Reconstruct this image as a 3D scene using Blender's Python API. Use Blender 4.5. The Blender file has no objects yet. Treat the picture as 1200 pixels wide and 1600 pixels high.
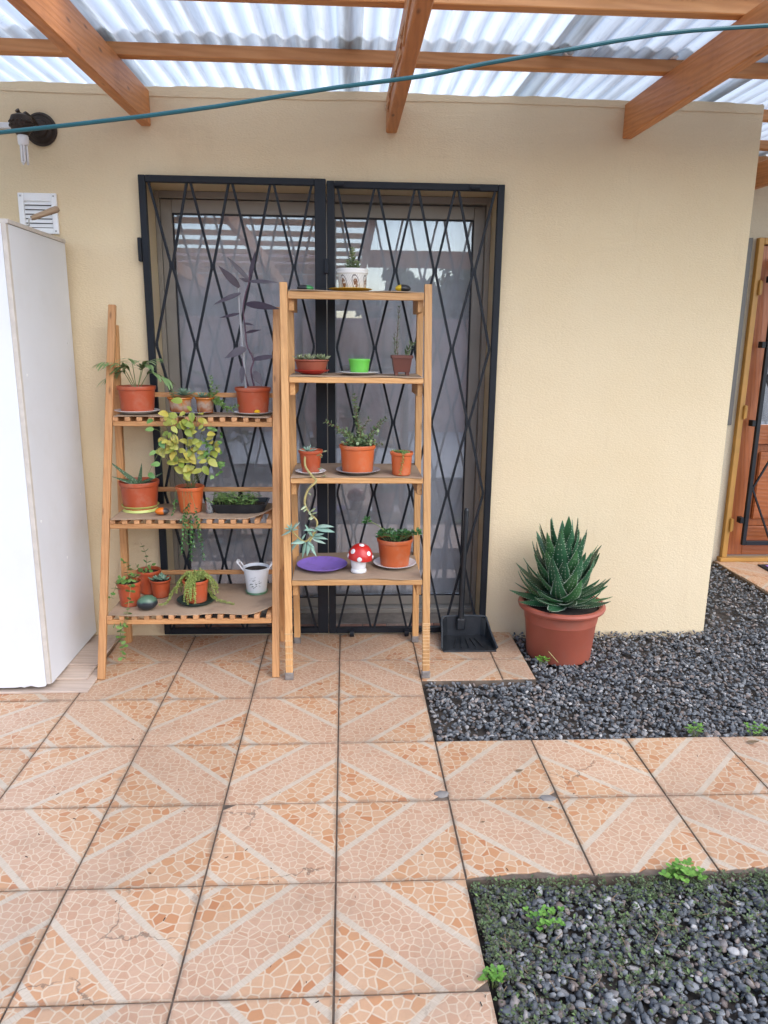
import bpy, bmesh, math, random
import numpy as np
from mathutils import Vector, Matrix

random.seed(7)
RNG = np.random.default_rng(11)
PI = math.pi
R = math.radians
sc = bpy.context.scene
COL = sc.collection

# ------------------------------------------------------------------ camera
CAM_RIGHT = Vector((0.99847, -0.05397, 0.0)); CAM_F = 1152.94
PITCH, YAW, ROLL = 0.2272, 0.0540, 0.0119
cp, sp, cy_, sy_ = math.cos(PITCH), math.sin(PITCH), math.cos(YAW), math.sin(YAW)
FW = Vector((sy_*cp, cy_*cp, -sp))
rt0 = Vector((cy_, -sy_, 0)); up0 = rt0.cross(FW)
RT = rt0*math.cos(ROLL) + up0*math.sin(ROLL)
UP = up0*math.cos(ROLL) - rt0*math.sin(ROLL)
CAM = Vector((0.0263, -3.510, 1.4431))
cd = bpy.data.cameras.new('camera'); cam = bpy.data.objects.new('camera', cd); COL.objects.link(cam)
cam.matrix_world = Matrix(((RT.x, UP.x, -FW.x, CAM.x), (RT.y, UP.y, -FW.y, CAM.y), (RT.z, UP.z, -FW.z, CAM.z), (0, 0, 0, 1)))
cd.sensor_width = 36; cd.lens = CAM_F/1600*36; cd.clip_start = 0.02; cd.clip_end = 2000
sc.camera = cam
sc.render.resolution_x = 768; sc.render.resolution_y = 1024

def at(px, py, Y):
    """the point of the photograph's pixel (1200x1600) on the vertical plane at depth Y"""
    d = RT*((px-600)/CAM_F) + UP*((800-py)/CAM_F) + FW
    return CAM + d*((Y-CAM.y)/d.y)
def onz(px, py, z=0.0):
    d = RT*((px-600)/CAM_F) + UP*((800-py)/CAM_F) + FW
    return CAM + d*((z-CAM.z)/d.z)

# ------------------------------------------------------------------ world, sun, exposure
SUN_EL, SUN_AZ = R(44), R(140)          # azimuth clockwise from +Y
w = bpy.data.worlds.new('World'); sc.world = w; w.use_nodes = True
nt = w.node_tree; nt.nodes.clear()
sky = nt.nodes.new('ShaderNodeTexSky'); sky.sky_type = 'NISHITA'; sky.sun_disc = False
sky.sun_elevation = SUN_EL; sky.sun_rotation = SUN_AZ; sky.air_density = 1.0; sky.dust_density = 1.2; sky.ozone_density = 1.0
hs = nt.nodes.new('ShaderNodeHueSaturation'); hs.inputs['Saturation'].default_value = 0.95
bg = nt.nodes.new('ShaderNodeBackground'); bg.inputs['Strength'].default_value = 0.15
wo = nt.nodes.new('ShaderNodeOutputWorld')
nt.links.new(sky.outputs[0], hs.inputs['Color']); nt.links.new(hs.outputs[0], bg.inputs['Color']); nt.links.new(bg.outputs[0], wo.inputs['Surface'])
sd = bpy.data.lights.new('sun', 'SUN'); sd.energy = 0.5; sd.angle = R(60); sd.color = (1.0, 0.99, 0.975)
sun = bpy.data.objects.new('sun', sd); COL.objects.link(sun)
sdir = Vector((math.sin(SUN_AZ)*math.cos(SUN_EL), math.cos(SUN_AZ)*math.cos(SUN_EL), math.sin(SUN_EL)))
sun.rotation_euler = sdir.to_track_quat('Z', 'Y').to_euler(); sun.location = (3, -8, 9)
sc.view_settings.view_transform = 'Standard'; sc.view_settings.look = 'None'
sc.view_settings.gamma = 1.0; sc.view_settings.use_curve_mapping = False
sc.view_settings.exposure = 1.78
sc.render.engine = 'CYCLES'
cy = sc.cycles
cy.use_denoising = True
cy.max_bounces = 10; cy.diffuse_bounces = 5; cy.glossy_bounces = 4; cy.transmission_bounces = 8; cy.transparent_max_bounces = 12
cy.sample_clamp_indirect = 8; cy.caustics_reflective = False; cy.caustics_refractive = False

# ------------------------------------------------------------------ material helper
class G:
    def __init__(s, name):
        s.m = bpy.data.materials.new(name); s.m.use_nodes = True
        s.t = s.m.node_tree; s.t.nodes.clear()
        s.out = s.t.nodes.new('ShaderNodeOutputMaterial')
    def n(s, typ, props=None, **ins):
        nd = s.t.nodes.new('ShaderNode'+typ)
        for k, v in (props or {}).items(): setattr(nd, k, v)
        for k, v in ins.items():
            key = int(k[1:]) if k[0] == 'i' and k[1:].isdigit() else k.replace('_', ' ')
            s.set(nd, key, v)
        return nd
    def set(s, nd, key, v):
        sock = nd.inputs[key]
        if isinstance(v, bpy.types.NodeSocket): s.t.links.new(v, sock)
        elif isinstance(v, bpy.types.Node): s.t.links.new(v.outputs[0], sock)
        else:
            if hasattr(sock.default_value, '__len__') and len(sock.default_value) == 4 and len(v) == 3: v = (*v, 1)
            sock.default_value = v
    def math(s, op, a, b=0.0, c=None):
        nd = s.n('Math', {'operation': op}); s.set(nd, 0, a); s.set(nd, 1, b)
        if c is not None: s.set(nd, 2, c)
        return nd.outputs[0]
    def mix(s, fac, a, b, blend='MIX'):
        nd = s.n('MixRGB', {'blend_type': blend}); s.set(nd, 0, fac); s.set(nd, 1, a); s.set(nd, 2, b); return nd.outputs[0]
    def ramp(s, fac, stops, interp='LINEAR'):
        nd = s.n('ValToRGB'); s.set(nd, 0, fac); cr = nd.color_ramp; cr.interpolation = interp
        while len(cr.elements) < len(stops): cr.elements.new(0.5)
        for e, (p, c) in zip(cr.elements, stops):
            e.position = p; e.color = (*c, 1) if len(c) == 3 else c
        return nd.outputs[0]
    def sstep(s, x, lo, hi):
        nd = s.n('MapRange', {'interpolation_type': 'SMOOTHSTEP'}); s.set(nd, 0, x); s.set(nd, 1, lo); s.set(nd, 2, hi); s.set(nd, 3, 0.0); s.set(nd, 4, 1.0); return nd.outputs[0]
    def coord(s, which='Object'):
        return s.n('TexCoord').outputs[which]
    def mapping(s, vec, scale=(1, 1, 1), loc=(0, 0, 0), rot=(0, 0, 0)):
        nd = s.n('Mapping'); s.set(nd, 0, vec); nd.inputs['Scale'].default_value = scale; nd.inputs['Rotation'].default_value = rot
        s.set(nd, 'Location', loc); return nd.outputs[0]
    def noise(s, vec, scale, detail=4.0, rough=0.55, dist=0.0):
        nd = s.n('TexNoise'); s.set(nd, 'Vector', vec); s.set(nd, 'Scale', scale); s.set(nd, 'Detail', detail); s.set(nd, 'Roughness', rough); s.set(nd, 'Distortion', dist); return nd
    def bump(s, h, strength=0.3, dist=0.01):
        return s.n('Bump', None, Height=h, Strength=strength, Distance=dist).outputs[0]
    def pbsdf(s, **ins):
        b = s.n('BsdfPrincipled', None, **ins); s.t.links.new(b.outputs[0], s.out.inputs[0]); return b
    def rnd(s): return s.n('ObjectInfo').outputs['Random']
    def island(s): return s.n('NewGeometry').outputs['Random Per Island']
    def done(s, shader): s.t.links.new(shader.outputs[0] if isinstance(shader, bpy.types.Node) else shader, s.out.inputs[0]); return s.m

def simple(name, col, rough=0.5, var=0.12, nscale=14, bump=0.0, bscale=60, spec=0.5, metal=0.0, dirt=None):
    g = G(name); c = g.coord()
    no = g.noise(c, nscale, 5)
    lo = tuple(max(0, x*(1-var)) for x in col); hi = tuple(min(1, x*(1+var)) for x in col)
    colr = g.ramp(no.outputs[0], [(0.3, lo), (0.7, hi)])
    rv = g.math('MULTIPLY_ADD', g.rnd(), 0.14, 0.93)
    colr = g.mix(1.0, colr, g.n('CombineColor', None, i0=rv, i1=rv, i2=rv).outputs[0], 'MULTIPLY')
    if dirt:
        d = g.noise(c, dirt[1], 6, 0.65)
        colr = g.mix(g.math('MULTIPLY', g.sstep(d.outputs[0], 0.48, 0.72), dirt[2]), colr, dirt[0])
    ins = dict(Base_Color=colr, Roughness=g.math('MULTIPLY_ADD', no.outputs[0], 0.2, rough-0.1), Metallic=metal)
    ins['Specular_IOR_Level'] = spec
    if bump: ins['Normal'] = g.bump(g.noise(c, bscale, 4).outputs[0], bump, 0.003)
    g.pbsdf(**ins); return g.m

def wood(name, dark, light, knots=0.5, rough=0.45, scale=1.0, stain=0.35):
    g = G(name); c = g.coord(); r = g.rnd()
    off = g.n('CombineXYZ', None, X=g.math('MULTIPLY', r, 37.0), Y=g.math('MULTIPLY', r, 11.0), Z=g.math('MULTIPLY', r, 23.0)).outputs[0]
    v = g.n('VectorMath', {'operation': 'ADD'}, i0=c, i1=off).outputs[0]
    m = g.mapping(v, (2.2*scale, 26*scale, 26*scale))
    warp = g.noise(g.mapping(v, (3*scale, 9*scale, 9*scale)), 1.0, 3)
    wv = g.n('TexWave', {'wave_type': 'BANDS', 'bands_direction': 'DIAGONAL'}, Vector=m, Scale=0.7, Distortion=9.0, Detail=3.0, Detail_Scale=0.7, Detail_Roughness=0.6)
    fib = g.noise(g.mapping(v, (12*scale, 220*scale, 220*scale)), 1.0, 3)
    grain = g.math('MULTIPLY_ADD', wv.outputs['Fac'], 0.33, g.math('MULTIPLY', warp.outputs[0], 0.67))
    colr = g.ramp(grain, [(0.25, light), (0.6, tuple(0.35*a+0.65*b for a, b in zip(dark, light))), (1.0, dark)])
    colr = g.mix(g.math('MULTIPLY', fib.outputs[0], 0.22), colr, dark)
    kn = g.n('TexVoronoi', None, Vector=g.mapping(v, (3.2*scale, 11*scale, 11*scale)), Scale=1.0)
    k = g.math('SUBTRACT', 1.0, g.sstep(kn.outputs['Distance'], 0.03, 0.17))
    colr = g.mix(g.math('MULTIPLY', k, knots), colr, tuple(x*0.32 for x in dark))
    st = g.noise(g.mapping(v, (3, 3, 3)), 1.6, 5, 0.6)
    colr = g.mix(g.math('MULTIPLY', g.sstep(st.outputs[0], 0.5, 0.75), stain), colr, tuple(x*0.5 for x in dark))
    bv = g.math('MULTIPLY_ADD', r, 0.3, 0.85)
    colr = g.mix(1.0, colr, g.n('CombineColor', None, i0=bv, i1=bv, i2=bv).outputs[0], 'MULTIPLY')
    g.pbsdf(Base_Color=colr, Roughness=g.math('MULTIPLY_ADD', fib.outputs[0], 0.2, rough), Normal=g.bump(g.math('ADD', fib.outputs[0], wv.outputs['Fac']), 0.25, 0.002))
    return g.m

def leafmat(name, stops, rough=0.45, trans=0.25, island=False, vein=0.0, spots=None, nscale=30):
    g = G(name); c = g.coord()
    rv = g.island() if island else g.rnd()
    no = g.noise(c, nscale, 3)
    f = g.math('ADD', g.math('MULTIPLY', rv, 0.8), g.math('MULTIPLY_ADD', no.outputs[0], 0.5, -0.15))
    colr = g.ramp(f, stops)
    if spots:
        vo = g.n('TexVoronoi', None, Vector=c, Scale=spots[1])
        colr = g.mix(g.math('SUBTRACT', 1.0, g.sstep(vo.outputs['Distance'], spots[2]*0.6, spots[2])), colr, spots[0])
    b = g.n('BsdfPrincipled', None, Base_Color=colr, Roughness=rough)
    if trans > 0:
        tr = g.n('BsdfTranslucent', None, Color=colr)
        return g.done(g.n('MixShader', None, i0=trans, i1=b.outputs[0], i2=tr.outputs[0]))
    return g.done(b)

M = {}
# stucco wall paint
def stucco(name, a, b, dirt):
    g = G(name); p = g.n('NewGeometry').outputs['Position']
    big = g.noise(p, 0.9, 4, 0.6); mid = g.noise(p, 5.0, 5, 0.6)
    colr = g.ramp(g.math('MULTIPLY_ADD', big.outputs[0], 0.8, g.math('MULTIPLY', mid.outputs[0], 0.25)), [(0.35, a), (0.7, b)])
    fine = g.noise(g.mapping(p, (0.45, 1, 1.0)), 230, 3, 0.55)
    colr = g.mix(g.math('MULTIPLY', g.sstep(fine.outputs[0], 0.45, 0.62), 0.16), colr, tuple(x*1.12 for x in b))
    st = g.noise(g.mapping(p, (7.0, 7.0, 0.8)), 1.5, 6, 0.7)
    colr = g.mix(g.math('MULTIPLY', g.sstep(st.outputs[0], 0.56, 0.8), 0.35), colr, dirt)
    sm2 = g.noise(p, 0.75, 6, 0.72, 0.4); colr = g.mix(g.math('MULTIPLY', g.sstep(sm2.outputs[0], 0.57, 0.70), 0.16), colr, tuple(x*0.62 for x in dirt))
    h = g.math('ADD', fine.outputs[0], g.math('MULTIPLY', g.noise(g.mapping(p, (0.5, 1, 1)), 95, 3).outputs[0], 0.7))
    g.pbsdf(Base_Color=colr, Roughness=0.9, Normal=g.bump(h, 0.45, 0.006), Specular_IOR_Level=0.25)
    return g.m
M['stucco'] = stucco('stucco', (0.70, 0.555, 0.345), (0.735, 0.60, 0.395), (0.56, 0.42, 0.26))
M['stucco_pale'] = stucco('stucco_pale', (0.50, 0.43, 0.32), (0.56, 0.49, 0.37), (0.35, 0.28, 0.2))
M['plaster_dark'] = simple('plaster_inside', (0.62, 0.60, 0.57), 0.9)
M['beam'] = wood('varnished_rafter', (0.33, 0.105, 0.028), (0.54, 0.215, 0.066), 0.8, 0.42, 1.7, 0.3)
M['purlin'] = wood('varnished_purlin', (0.42, 0.155, 0.045), (0.64, 0.30, 0.11), 0.6, 0.45, 1.4, 0.15)
M['pine'] = wood('pine', (0.42, 0.195, 0.065), (0.60, 0.335, 0.135), 0.7, 0.45, 2.0, 0.25)
M['pine_red'] = wood('reddish_pine', (0.37, 0.155, 0.052), (0.56, 0.29, 0.115), 0.7, 0.45, 2.0, 0.25)
M['slat'] = wood('pine_slat', (0.36, 0.15, 0.06), (0.58, 0.31, 0.14), 0.3, 0.5, 2.0, 0.3)
M['doorwood'] = wood('door_wood', (0.19, 0.048, 0.012), (0.34, 0.098, 0.024), 0.3, 0.3, 1.2, 0.2)
M['plank'] = wood('laminate_plank', (0.36, 0.27, 0.21), (0.52, 0.42, 0.34), 0.3, 0.5, 1.2, 0.25)
M['iron'] = simple('black_iron_paint', (0.009, 0.011, 0.015), 0.5, 0.25, 9, 0.15, 80, spec=0.3)
M['alu'] = simple('bronze_aluminium', (0.31, 0.28, 0.24), 0.45, 0.08, 6, spec=0.5, metal=0.25)
M['alu_dark'] = simple('dark_aluminium', (0.10, 0.092, 0.085), 0.45, 0.1, 6)
M['gasket'] = simple('rubber_gasket', (0.012, 0.012, 0.014), 0.6)
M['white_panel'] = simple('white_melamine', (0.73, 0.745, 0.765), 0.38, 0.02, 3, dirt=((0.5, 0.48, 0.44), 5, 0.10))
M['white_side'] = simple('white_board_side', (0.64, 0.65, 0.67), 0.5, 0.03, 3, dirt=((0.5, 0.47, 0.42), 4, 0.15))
M['edge_strip'] = simple('beige_edge_strip', (0.55, 0.50, 0.44), 0.6, 0.1, 30)
M['white_plastic'] = simple('white_plastic', (0.78, 0.78, 0.77), 0.35, 0.03)
M['white_china'] = simple('white_china', (0.74, 0.73, 0.72), 0.2, 0.03, dirt=((0.35, 0.3, 0.25), 18, 0.25))
M['grey_china'] = simple('grey_china', (0.36, 0.34, 0.35), 0.25, 0.06)
M['terra'] = simple('terracotta_plastic', (0.40, 0.072, 0.024), 0.42, 0.07, 10, 0.05, 90, dirt=((0.40, 0.20, 0.13), 16, 0.38))
M['terra_orange'] = simple('orange_terracotta_plastic', (0.50, 0.105, 0.026), 0.42, 0.07, 10, 0.05, 90, dirt=((0.46, 0.25, 0.16), 16, 0.35))
M['terra_big'] = simple('faded_terracotta_plastic', (0.33, 0.082, 0.048), 0.5, 0.10, 7, 0.06, 70, dirt=((0.22, 0.13, 0.10), 9, 0.3))
M['soil'] = simple('potting_soil', (0.035, 0.025, 0.018), 0.95, 0.5, 60, 0.8, 90)
M['card'] = simple('cardboard', (0.36, 0.255, 0.17), 0.85, 0.08, 5, 0.15, 40, dirt=((0.14, 0.09, 0.06), 6, 0.5))
M['lime'] = simple('lime_plastic', (0.50, 0.55, 0.16), 0.4, 0.04)
M['green_plastic'] = simple('bright_green_plastic', (0.13, 0.48, 0.06), 0.45, 0.05, 14, dirt=((0.2, 0.3, 0.1), 20, 0.3))
M['green_dull'] = simple('dull_green_plastic', (0.12, 0.24, 0.12), 0.4, 0.1)
M['yellow_plastic'] = simple('yellow_plastic', (0.72, 0.42, 0.01), 0.35, 0.05)
M['red_plastic'] = simple('red_plastic', (0.50, 0.02, 0.015), 0.3, 0.05)
M['brown_plastic'] = simple('brown_plastic', (0.135, 0.042, 0.026), 0.5, 0.1)
M['redbrown'] = simple('red_brown_clay', (0.27, 0.065, 0.032), 0.55, 0.12, 20)
M['purple'] = simple('purple_plastic', (0.24, 0.15, 0.50), 0.35, 0.06, 9, dirt=((0.08, 0.05, 0.12), 14, 0.45))
M['black_plastic'] = simple('black_plastic', (0.014, 0.017, 0.021), 0.4, 0.2, 12, dirt=((0.10, 0.10, 0.10), 16, 0.18))
M['rim_grey'] = simple('scuffed_black_plastic', (0.05, 0.058, 0.066), 0.5, 0.3, 40)
M['dark_green'] = simple('dark_green_plastic', (0.012, 0.04, 0.032), 0.35, 0.1)
M['bronze'] = simple('aged_bronze', (0.045, 0.032, 0.024), 0.5, 0.3, 30, 0.2, 80, metal=0.6)
M['steel'] = simple('dull_steel', (0.45, 0.44, 0.42), 0.4, 0.1, 20, metal=0.8)
M['oldwood'] = wood('weathered_handle', (0.22, 0.14, 0.08), (0.42, 0.30, 0.19), 0.2, 0.7, 3.0, 0.5)
M['yellow_paint'] = simple('yellow_door_frame_paint', (0.42, 0.215, 0.045), 0.5, 0.12, 8)
M['cord'] = simple('teal_cord', (0.008, 0.085, 0.10), 0.4, 0.1)
M['mortar'] = simple('grey_mortar', (0.22, 0.20, 0.18), 0.95, 0.25, 20, 0.4, 60)
M['grout'] = simple('dirty_grout', (0.13, 0.095, 0.068), 0.95, 0.4, 25, 0.3, 80)
M['earth'] = simple('earth', (0.045, 0.036, 0.028), 0.95, 0.4, 8, 0.5, 40)
M['bounce_concrete'] = simple('bounce_concrete_yard', (0.50, 0.485, 0.46), 0.9, 0.2, 3, 0.2, 30)
M['dry'] = leafmat('dry_leaf', [(0, (0.10, 0.06, 0.03)), (1, (0.26, 0.18, 0.10))], 0.8, 0.1)
M['bark'] = simple('bark', (0.10, 0.075, 0.05), 0.9, 0.4, 25, 0.6, 30)
M['pinkwall'] = simple('pink_brick_paint', (0.46, 0.26, 0.22), 0.85, 0.2, 4, 0.2, 20)
M['cap_grey'] = simple('worn_grey_plastic', (0.20, 0.175, 0.155), 0.6, 0.35, 40)
M['string'] = simple('pale_string', (0.56, 0.36, 0.18), 0.8, 0.2, 60)
M['sill_red'] = simple('faded_red_sill_tile', (0.33, 0.18, 0.135), 0.7, 0.3, 25, dirt=((0.15, 0.11, 0.09), 12, 0.4))
M['sill_grey'] = simple('greyed_sill_tile', (0.36, 0.27, 0.225), 0.7, 0.3, 25, dirt=((0.15, 0.11, 0.09), 12, 0.4))
M['curtain_rod'] = simple('curtain_rod', (0.3, 0.3, 0.3), 0.5)

def m_split(name, a, b, pos, rough=0.35, axis='X', soft=0.003):
    g = G(name); c = g.coord(); x = g.n('SeparateXYZ', None, Vector=c).outputs[axis]
    x = g.math('ADD', x, g.math('MULTIPLY_ADD', g.noise(c, 60, 2).outputs[0], 0.008, -0.004))
    f = g.sstep(x, pos-soft, pos+soft)
    g.pbsdf(Base_Color=g.mix(f, a, b), Roughness=rough); return g.m
M['stone_orange'] = m_split('stone_orange_grey', (0.62, 0.15, 0.01), (0.045, 0.045, 0.045), 0.006)
M['stone_yellow'] = m_split('stone_yellow_black', (0.62, 0.40, 0.01), (0.015, 0.015, 0.017), -0.010)
M['stone_black'] = m_split('stone_black_green', (0.018, 0.018, 0.02), (0.05, 0.28, 0.08), 0.008)
M['stone_dark'] = m_split('stone_slate_green', (0.018, 0.022, 0.028), (0.075, 0.14, 0.085), 0.012, 0.3, 'Z', 0.006)

# translucent corrugated roofing
def sheetmat(name, col, trans, clear, dark):
    g = G(name); p = g.n('NewGeometry').outputs['Position']
    st = g.noise(g.mapping(p, (22, 0.9, 1)), 1.0, 6, 0.65); sp_ = g.noise(p, 26, 4, 0.7)
    px_ = g.n('SeparateXYZ', None, Vector=p).outputs['X']; vl = g.math('COSINE', g.math('MULTIPLY', px_, 2*PI/0.076))
    f = g.math('ADD', g.math('MULTIPLY', g.sstep(st.outputs[0], 0.42, 0.72), 0.6), g.math('MULTIPLY', g.sstep(vl, 0.5, -1.0), 0.28))
    f = g.math('ADD', f, g.math('MULTIPLY', g.sstep(sp_.outputs[0], 0.62, 0.75), 0.35))
    c = g.mix(f, col, dark)
    tl = g.n('BsdfTranslucent', None, Color=c); df = g.n('BsdfPrincipled', None, Base_Color=c, Roughness=0.3)
    tp = g.n('BsdfTransparent', None, Color=tuple(x*0.95 for x in col))
    a = g.n('MixShader', None, i0=trans, i1=df.outputs[0], i2=tl.outputs[0])
    b = g.n('MixShader', None, i0=clear, i1=a.outputs[0], i2=tp.outputs[0])
    return g.done(b)
M['sheet'] = sheetmat('translucent_sheet', (0.78, 0.805, 0.805), 0.66, 0.05, (0.34, 0.34, 0.335))
M['sheet_grey'] = sheetmat('grey_sheet', (0.60, 0.64, 0.665), 0.56, 0.04, (0.26, 0.26, 0.26))

# window glass
g = G('window_glass')
fr = g.n('Fresnel', None, IOR=1.5)
fac = g.math('MULTIPLY_ADD', fr.outputs[0], 1.9, 0.03)
gl = g.n('BsdfGlossy', None, Color=(0.95, 0.97, 1.0), Roughness=0.004); tp = g.n('BsdfTransparent', None, Color=(0.985, 0.99, 0.99))
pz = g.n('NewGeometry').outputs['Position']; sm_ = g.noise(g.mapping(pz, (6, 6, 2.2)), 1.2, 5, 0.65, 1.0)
dfac = g.math('MULTIPLY_ADD', g.sstep(sm_.outputs[0], 0.35, 0.75), 0.11, 0.08)  # smears on the pane, plus a pale film added to brighten glass and curtain
dust_lift = g.n('BsdfDiffuse', None, Color=(0.76, 0.77, 0.80))
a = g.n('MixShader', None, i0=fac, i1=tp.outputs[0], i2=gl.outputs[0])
M['glass'] = g.done(g.n('MixShader', None, i0=dfac, i1=a.outputs[0], i2=dust_lift.outputs[0]))
# sheer curtain
g = G('sheer_curtain'); c = g.coord()
no = g.noise(g.mapping(c, (5, 5, 0.6)), 1.4, 4); wv = g.noise(c, 400, 1)
col = g.ramp(no.outputs[0], [(0.3, (0.80, 0.80, 0.84)), (0.7, (0.90, 0.90, 0.92))])
b = g.n('BsdfPrincipled', None, Base_Color=col, Roughness=0.9, Normal=g.bump(wv.outputs[0], 0.2, 0.001))
tp = g.n('BsdfTransparent', None, Color=(0.9, 0.9, 0.9))
M['curtain'] = g.done(g.n('MixShader', None, i0=0.03, i1=b.outputs[0], i2=tp.outputs[0]))

# printed ceramic floor tile
g = G('printed_floor_tile'); c = g.coord(); r = g.rnd()
sx = g.n('SeparateXYZ', None, Vector=c)
d = g.math('DIVIDE', g.math('ADD', sx.outputs['X'], sx.outputs['Y']), 0.36)
e = g.math('DIVIDE', g.math('SUBTRACT', sx.outputs['X'], sx.outputs['Y']), 0.36)
ad = g.math('ABSOLUTE', d)
b1 = g.math('ABSOLUTE', g.math('SUBTRACT', ad, 0.30)); b2 = g.math('ABSOLUTE', g.math('SUBTRACT', ad, 0.84))
band = g.math('SUBTRACT', 1.0, g.sstep(g.math('MINIMUM', b1, b2), 0.030, 0.042))
inner = g.math('SUBTRACT', 1.0, g.sstep(ad, 0.27, 0.30))
off = g.n('CombineXYZ', None, X=g.math('MULTIPLY', r, 19.0), Y=g.math('MULTIPLY', r, 7.0), Z=0.0).outputs[0]
cc = g.n('VectorMath', {'operation': 'ADD'}, i0=g.n('VectorMath', {'operation': 'MULTIPLY'}, i0=c, i1=(1, 1, 0)).outputs[0], i1=off).outputs[0]
wob = g.noise(cc, 9, 2)
cw = g.n('VectorMath', {'operation': 'MULTIPLY_ADD'}, i0=wob.outputs['Color'], i1=(0.022, 0.022, 0), i2=cc).outputs[0]
def stones(scale, stops):
    v1 = g.n('TexVoronoi', {'feature': 'DISTANCE_TO_EDGE', 'voronoi_dimensions': '2D'}, Vector=cw, Scale=scale, Randomness=0.95)
    v2 = g.n('TexVoronoi', {'voronoi_dimensions': '2D'}, Vector=cw, Scale=scale, Randomness=0.95)
    h = g.n('SeparateColor', None, Color=v2.outputs['Color']).outputs[0]
    line = g.math('SUBTRACT', 1.0, g.sstep(v1.outputs['Distance'], 0.045, 0.10))
    return g.ramp(h, stops), line, v1.outputs['Distance']
co, lo, do = stones(35, [(0.0, (0.530, 0.329, 0.196)), (0.5, (0.519, 0.308, 0.177)), (0.74, (0.503, 0.271, 0.137)), (0.9, (0.477, 0.225, 0.103)), (1.0, (0.435, 0.182, 0.079))])
ci, li, di = stones(44, [(0.0, (0.519, 0.334, 0.221)), (0.6, (0.498, 0.308, 0.196)), (1.0, (0.466, 0.266, 0.162))])
cream = (0.60, 0.475, 0.335)
outer_c = g.mix(g.math('MULTIPLY', lo, 0.82), co, cream); inner_c = g.mix(g.math('MULTIPLY', li, 0.80), ci, cream)
colr = g.mix(inner, outer_c, inner_c)
# little brick mosaic inside the pale bands
bc = g.math('FRACT', g.math('MULTIPLY', e, 26.0)); bl = g.math('SUBTRACT', 1.0, g.sstep(g.math('ABSOLUTE', g.math('SUBTRACT', bc, 0.5)), 0.36, 0.46))
bn = g.noise(cc, 60, 3)
bandc = g.mix(g.math('MULTIPLY_ADD', bl, 0.35, 0.3), (0.45, 0.36, 0.265), g.ramp(bn.outputs[0], [(0.3, (0.52, 0.425, 0.315)), (0.7, (0.64, 0.54, 0.415))]))
colr = g.mix(band, colr, bandc)
fine = g.noise(cc, 120, 3); colr = g.mix(g.math('MULTIPLY', g.math('SUBTRACT', fine.outputs[0], 0.35), 0.35), colr, (0.30, 0.17, 0.10))
pos = g.n('NewGeometry').outputs['Position']
grime = g.noise(pos, 1.8, 6, 0.65); g2 = g.noise(pos, 9.0, 5, 0.7)
colr = g.mix(g.math('MULTIPLY', g.sstep(grime.outputs[0], 0.48, 0.72), 0.26), colr, (0.22, 0.155, 0.105))
colr = g.mix(g.math('MULTIPLY', g.sstep(g2.outputs[0], 0.60, 0.74), 0.30), colr, (0.16, 0.11, 0.075))
edge = g.math('MAXIMUM', g.math('ABSOLUTE', sx.outputs['X']), g.math('ABSOLUTE', sx.outputs['Y']))
edge = g.math('MULTIPLY_ADD', g.math('SUBTRACT', g2.outputs[0], 0.5), 0.04, edge)
colr = g.mix(g.math('MULTIPLY', g.sstep(edge, 0.164, 0.181), 0.5), colr, (0.16, 0.105, 0.07))
cv = g.n('TexVoronoi', {'feature': 'DISTANCE_TO_EDGE', 'voronoi_dimensions': '2D'}, Vector=g.n('VectorMath', {'operation': 'MULTIPLY_ADD'}, i0=g.noise(cc, 16, 4).outputs['Color'], i1=(0.10, 0.10, 0), i2=cc).outputs[0], Scale=3.6)
cm = g.math('MULTIPLY', g.math('SUBTRACT', 1.0, g.sstep(cv.outputs['Distance'], 0.004, 0.012)), g.math('MULTIPLY', g.math('GREATER_THAN', r, 0.86), g.sstep(g.noise(cc, 5, 2).outputs[0], 0.48, 0.6)))
colr = g.mix(g.math('MULTIPLY', cm, 0.6), colr, (0.10, 0.07, 0.05))
bv = g.math('MULTIPLY_ADD', r, 0.14, 0.92)
colr = g.mix(1.0, colr, g.n('CombineColor', None, i0=bv, i1=bv, i2=bv).outputs[0], 'MULTIPLY')
hgt = g.math('ADD', g.math('MULTIPLY', g.math('MINIMUM', do, 0.12), 5.0), g.math('MULTIPLY', fine.outputs[0], 0.25))
g.pbsdf(Base_Color=colr, Roughness=g.math('MULTIPLY_ADD', g2.outputs[0], 0.35, 0.24), Normal=g.bump(hgt, 0.22, 0.003))
M['tile'] = g.m

# gravel
g = G('slate_gravel'); r = g.island(); c = g.coord()
col = g.ramp(r, [(0.0, (0.066, 0.069, 0.072)), (0.30, (0.115, 0.122, 0.128)), (0.55, (0.18, 0.186, 0.19)), (0.72, (0.26, 0.26, 0.255)), (0.80, (0.17, 0.125, 0.10)), (0.90, (0.27, 0.21, 0.175)), (0.96, (0.36, 0.35, 0.33)), (1.0, (0.55, 0.51, 0.47))])
no = g.noise(c, 90, 4); col = g.mix(g.math('MULTIPLY', no.outputs[0], 0.4), col, (0.05, 0.05, 0.05))
g.pbsdf(Base_Color=col, Roughness=g.math('MULTIPLY_ADD', no.outputs[0], 0.4, 0.46), Normal=g.bump(no.outputs[0], 0.6, 0.002))
M['gravel'] = g.m

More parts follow.
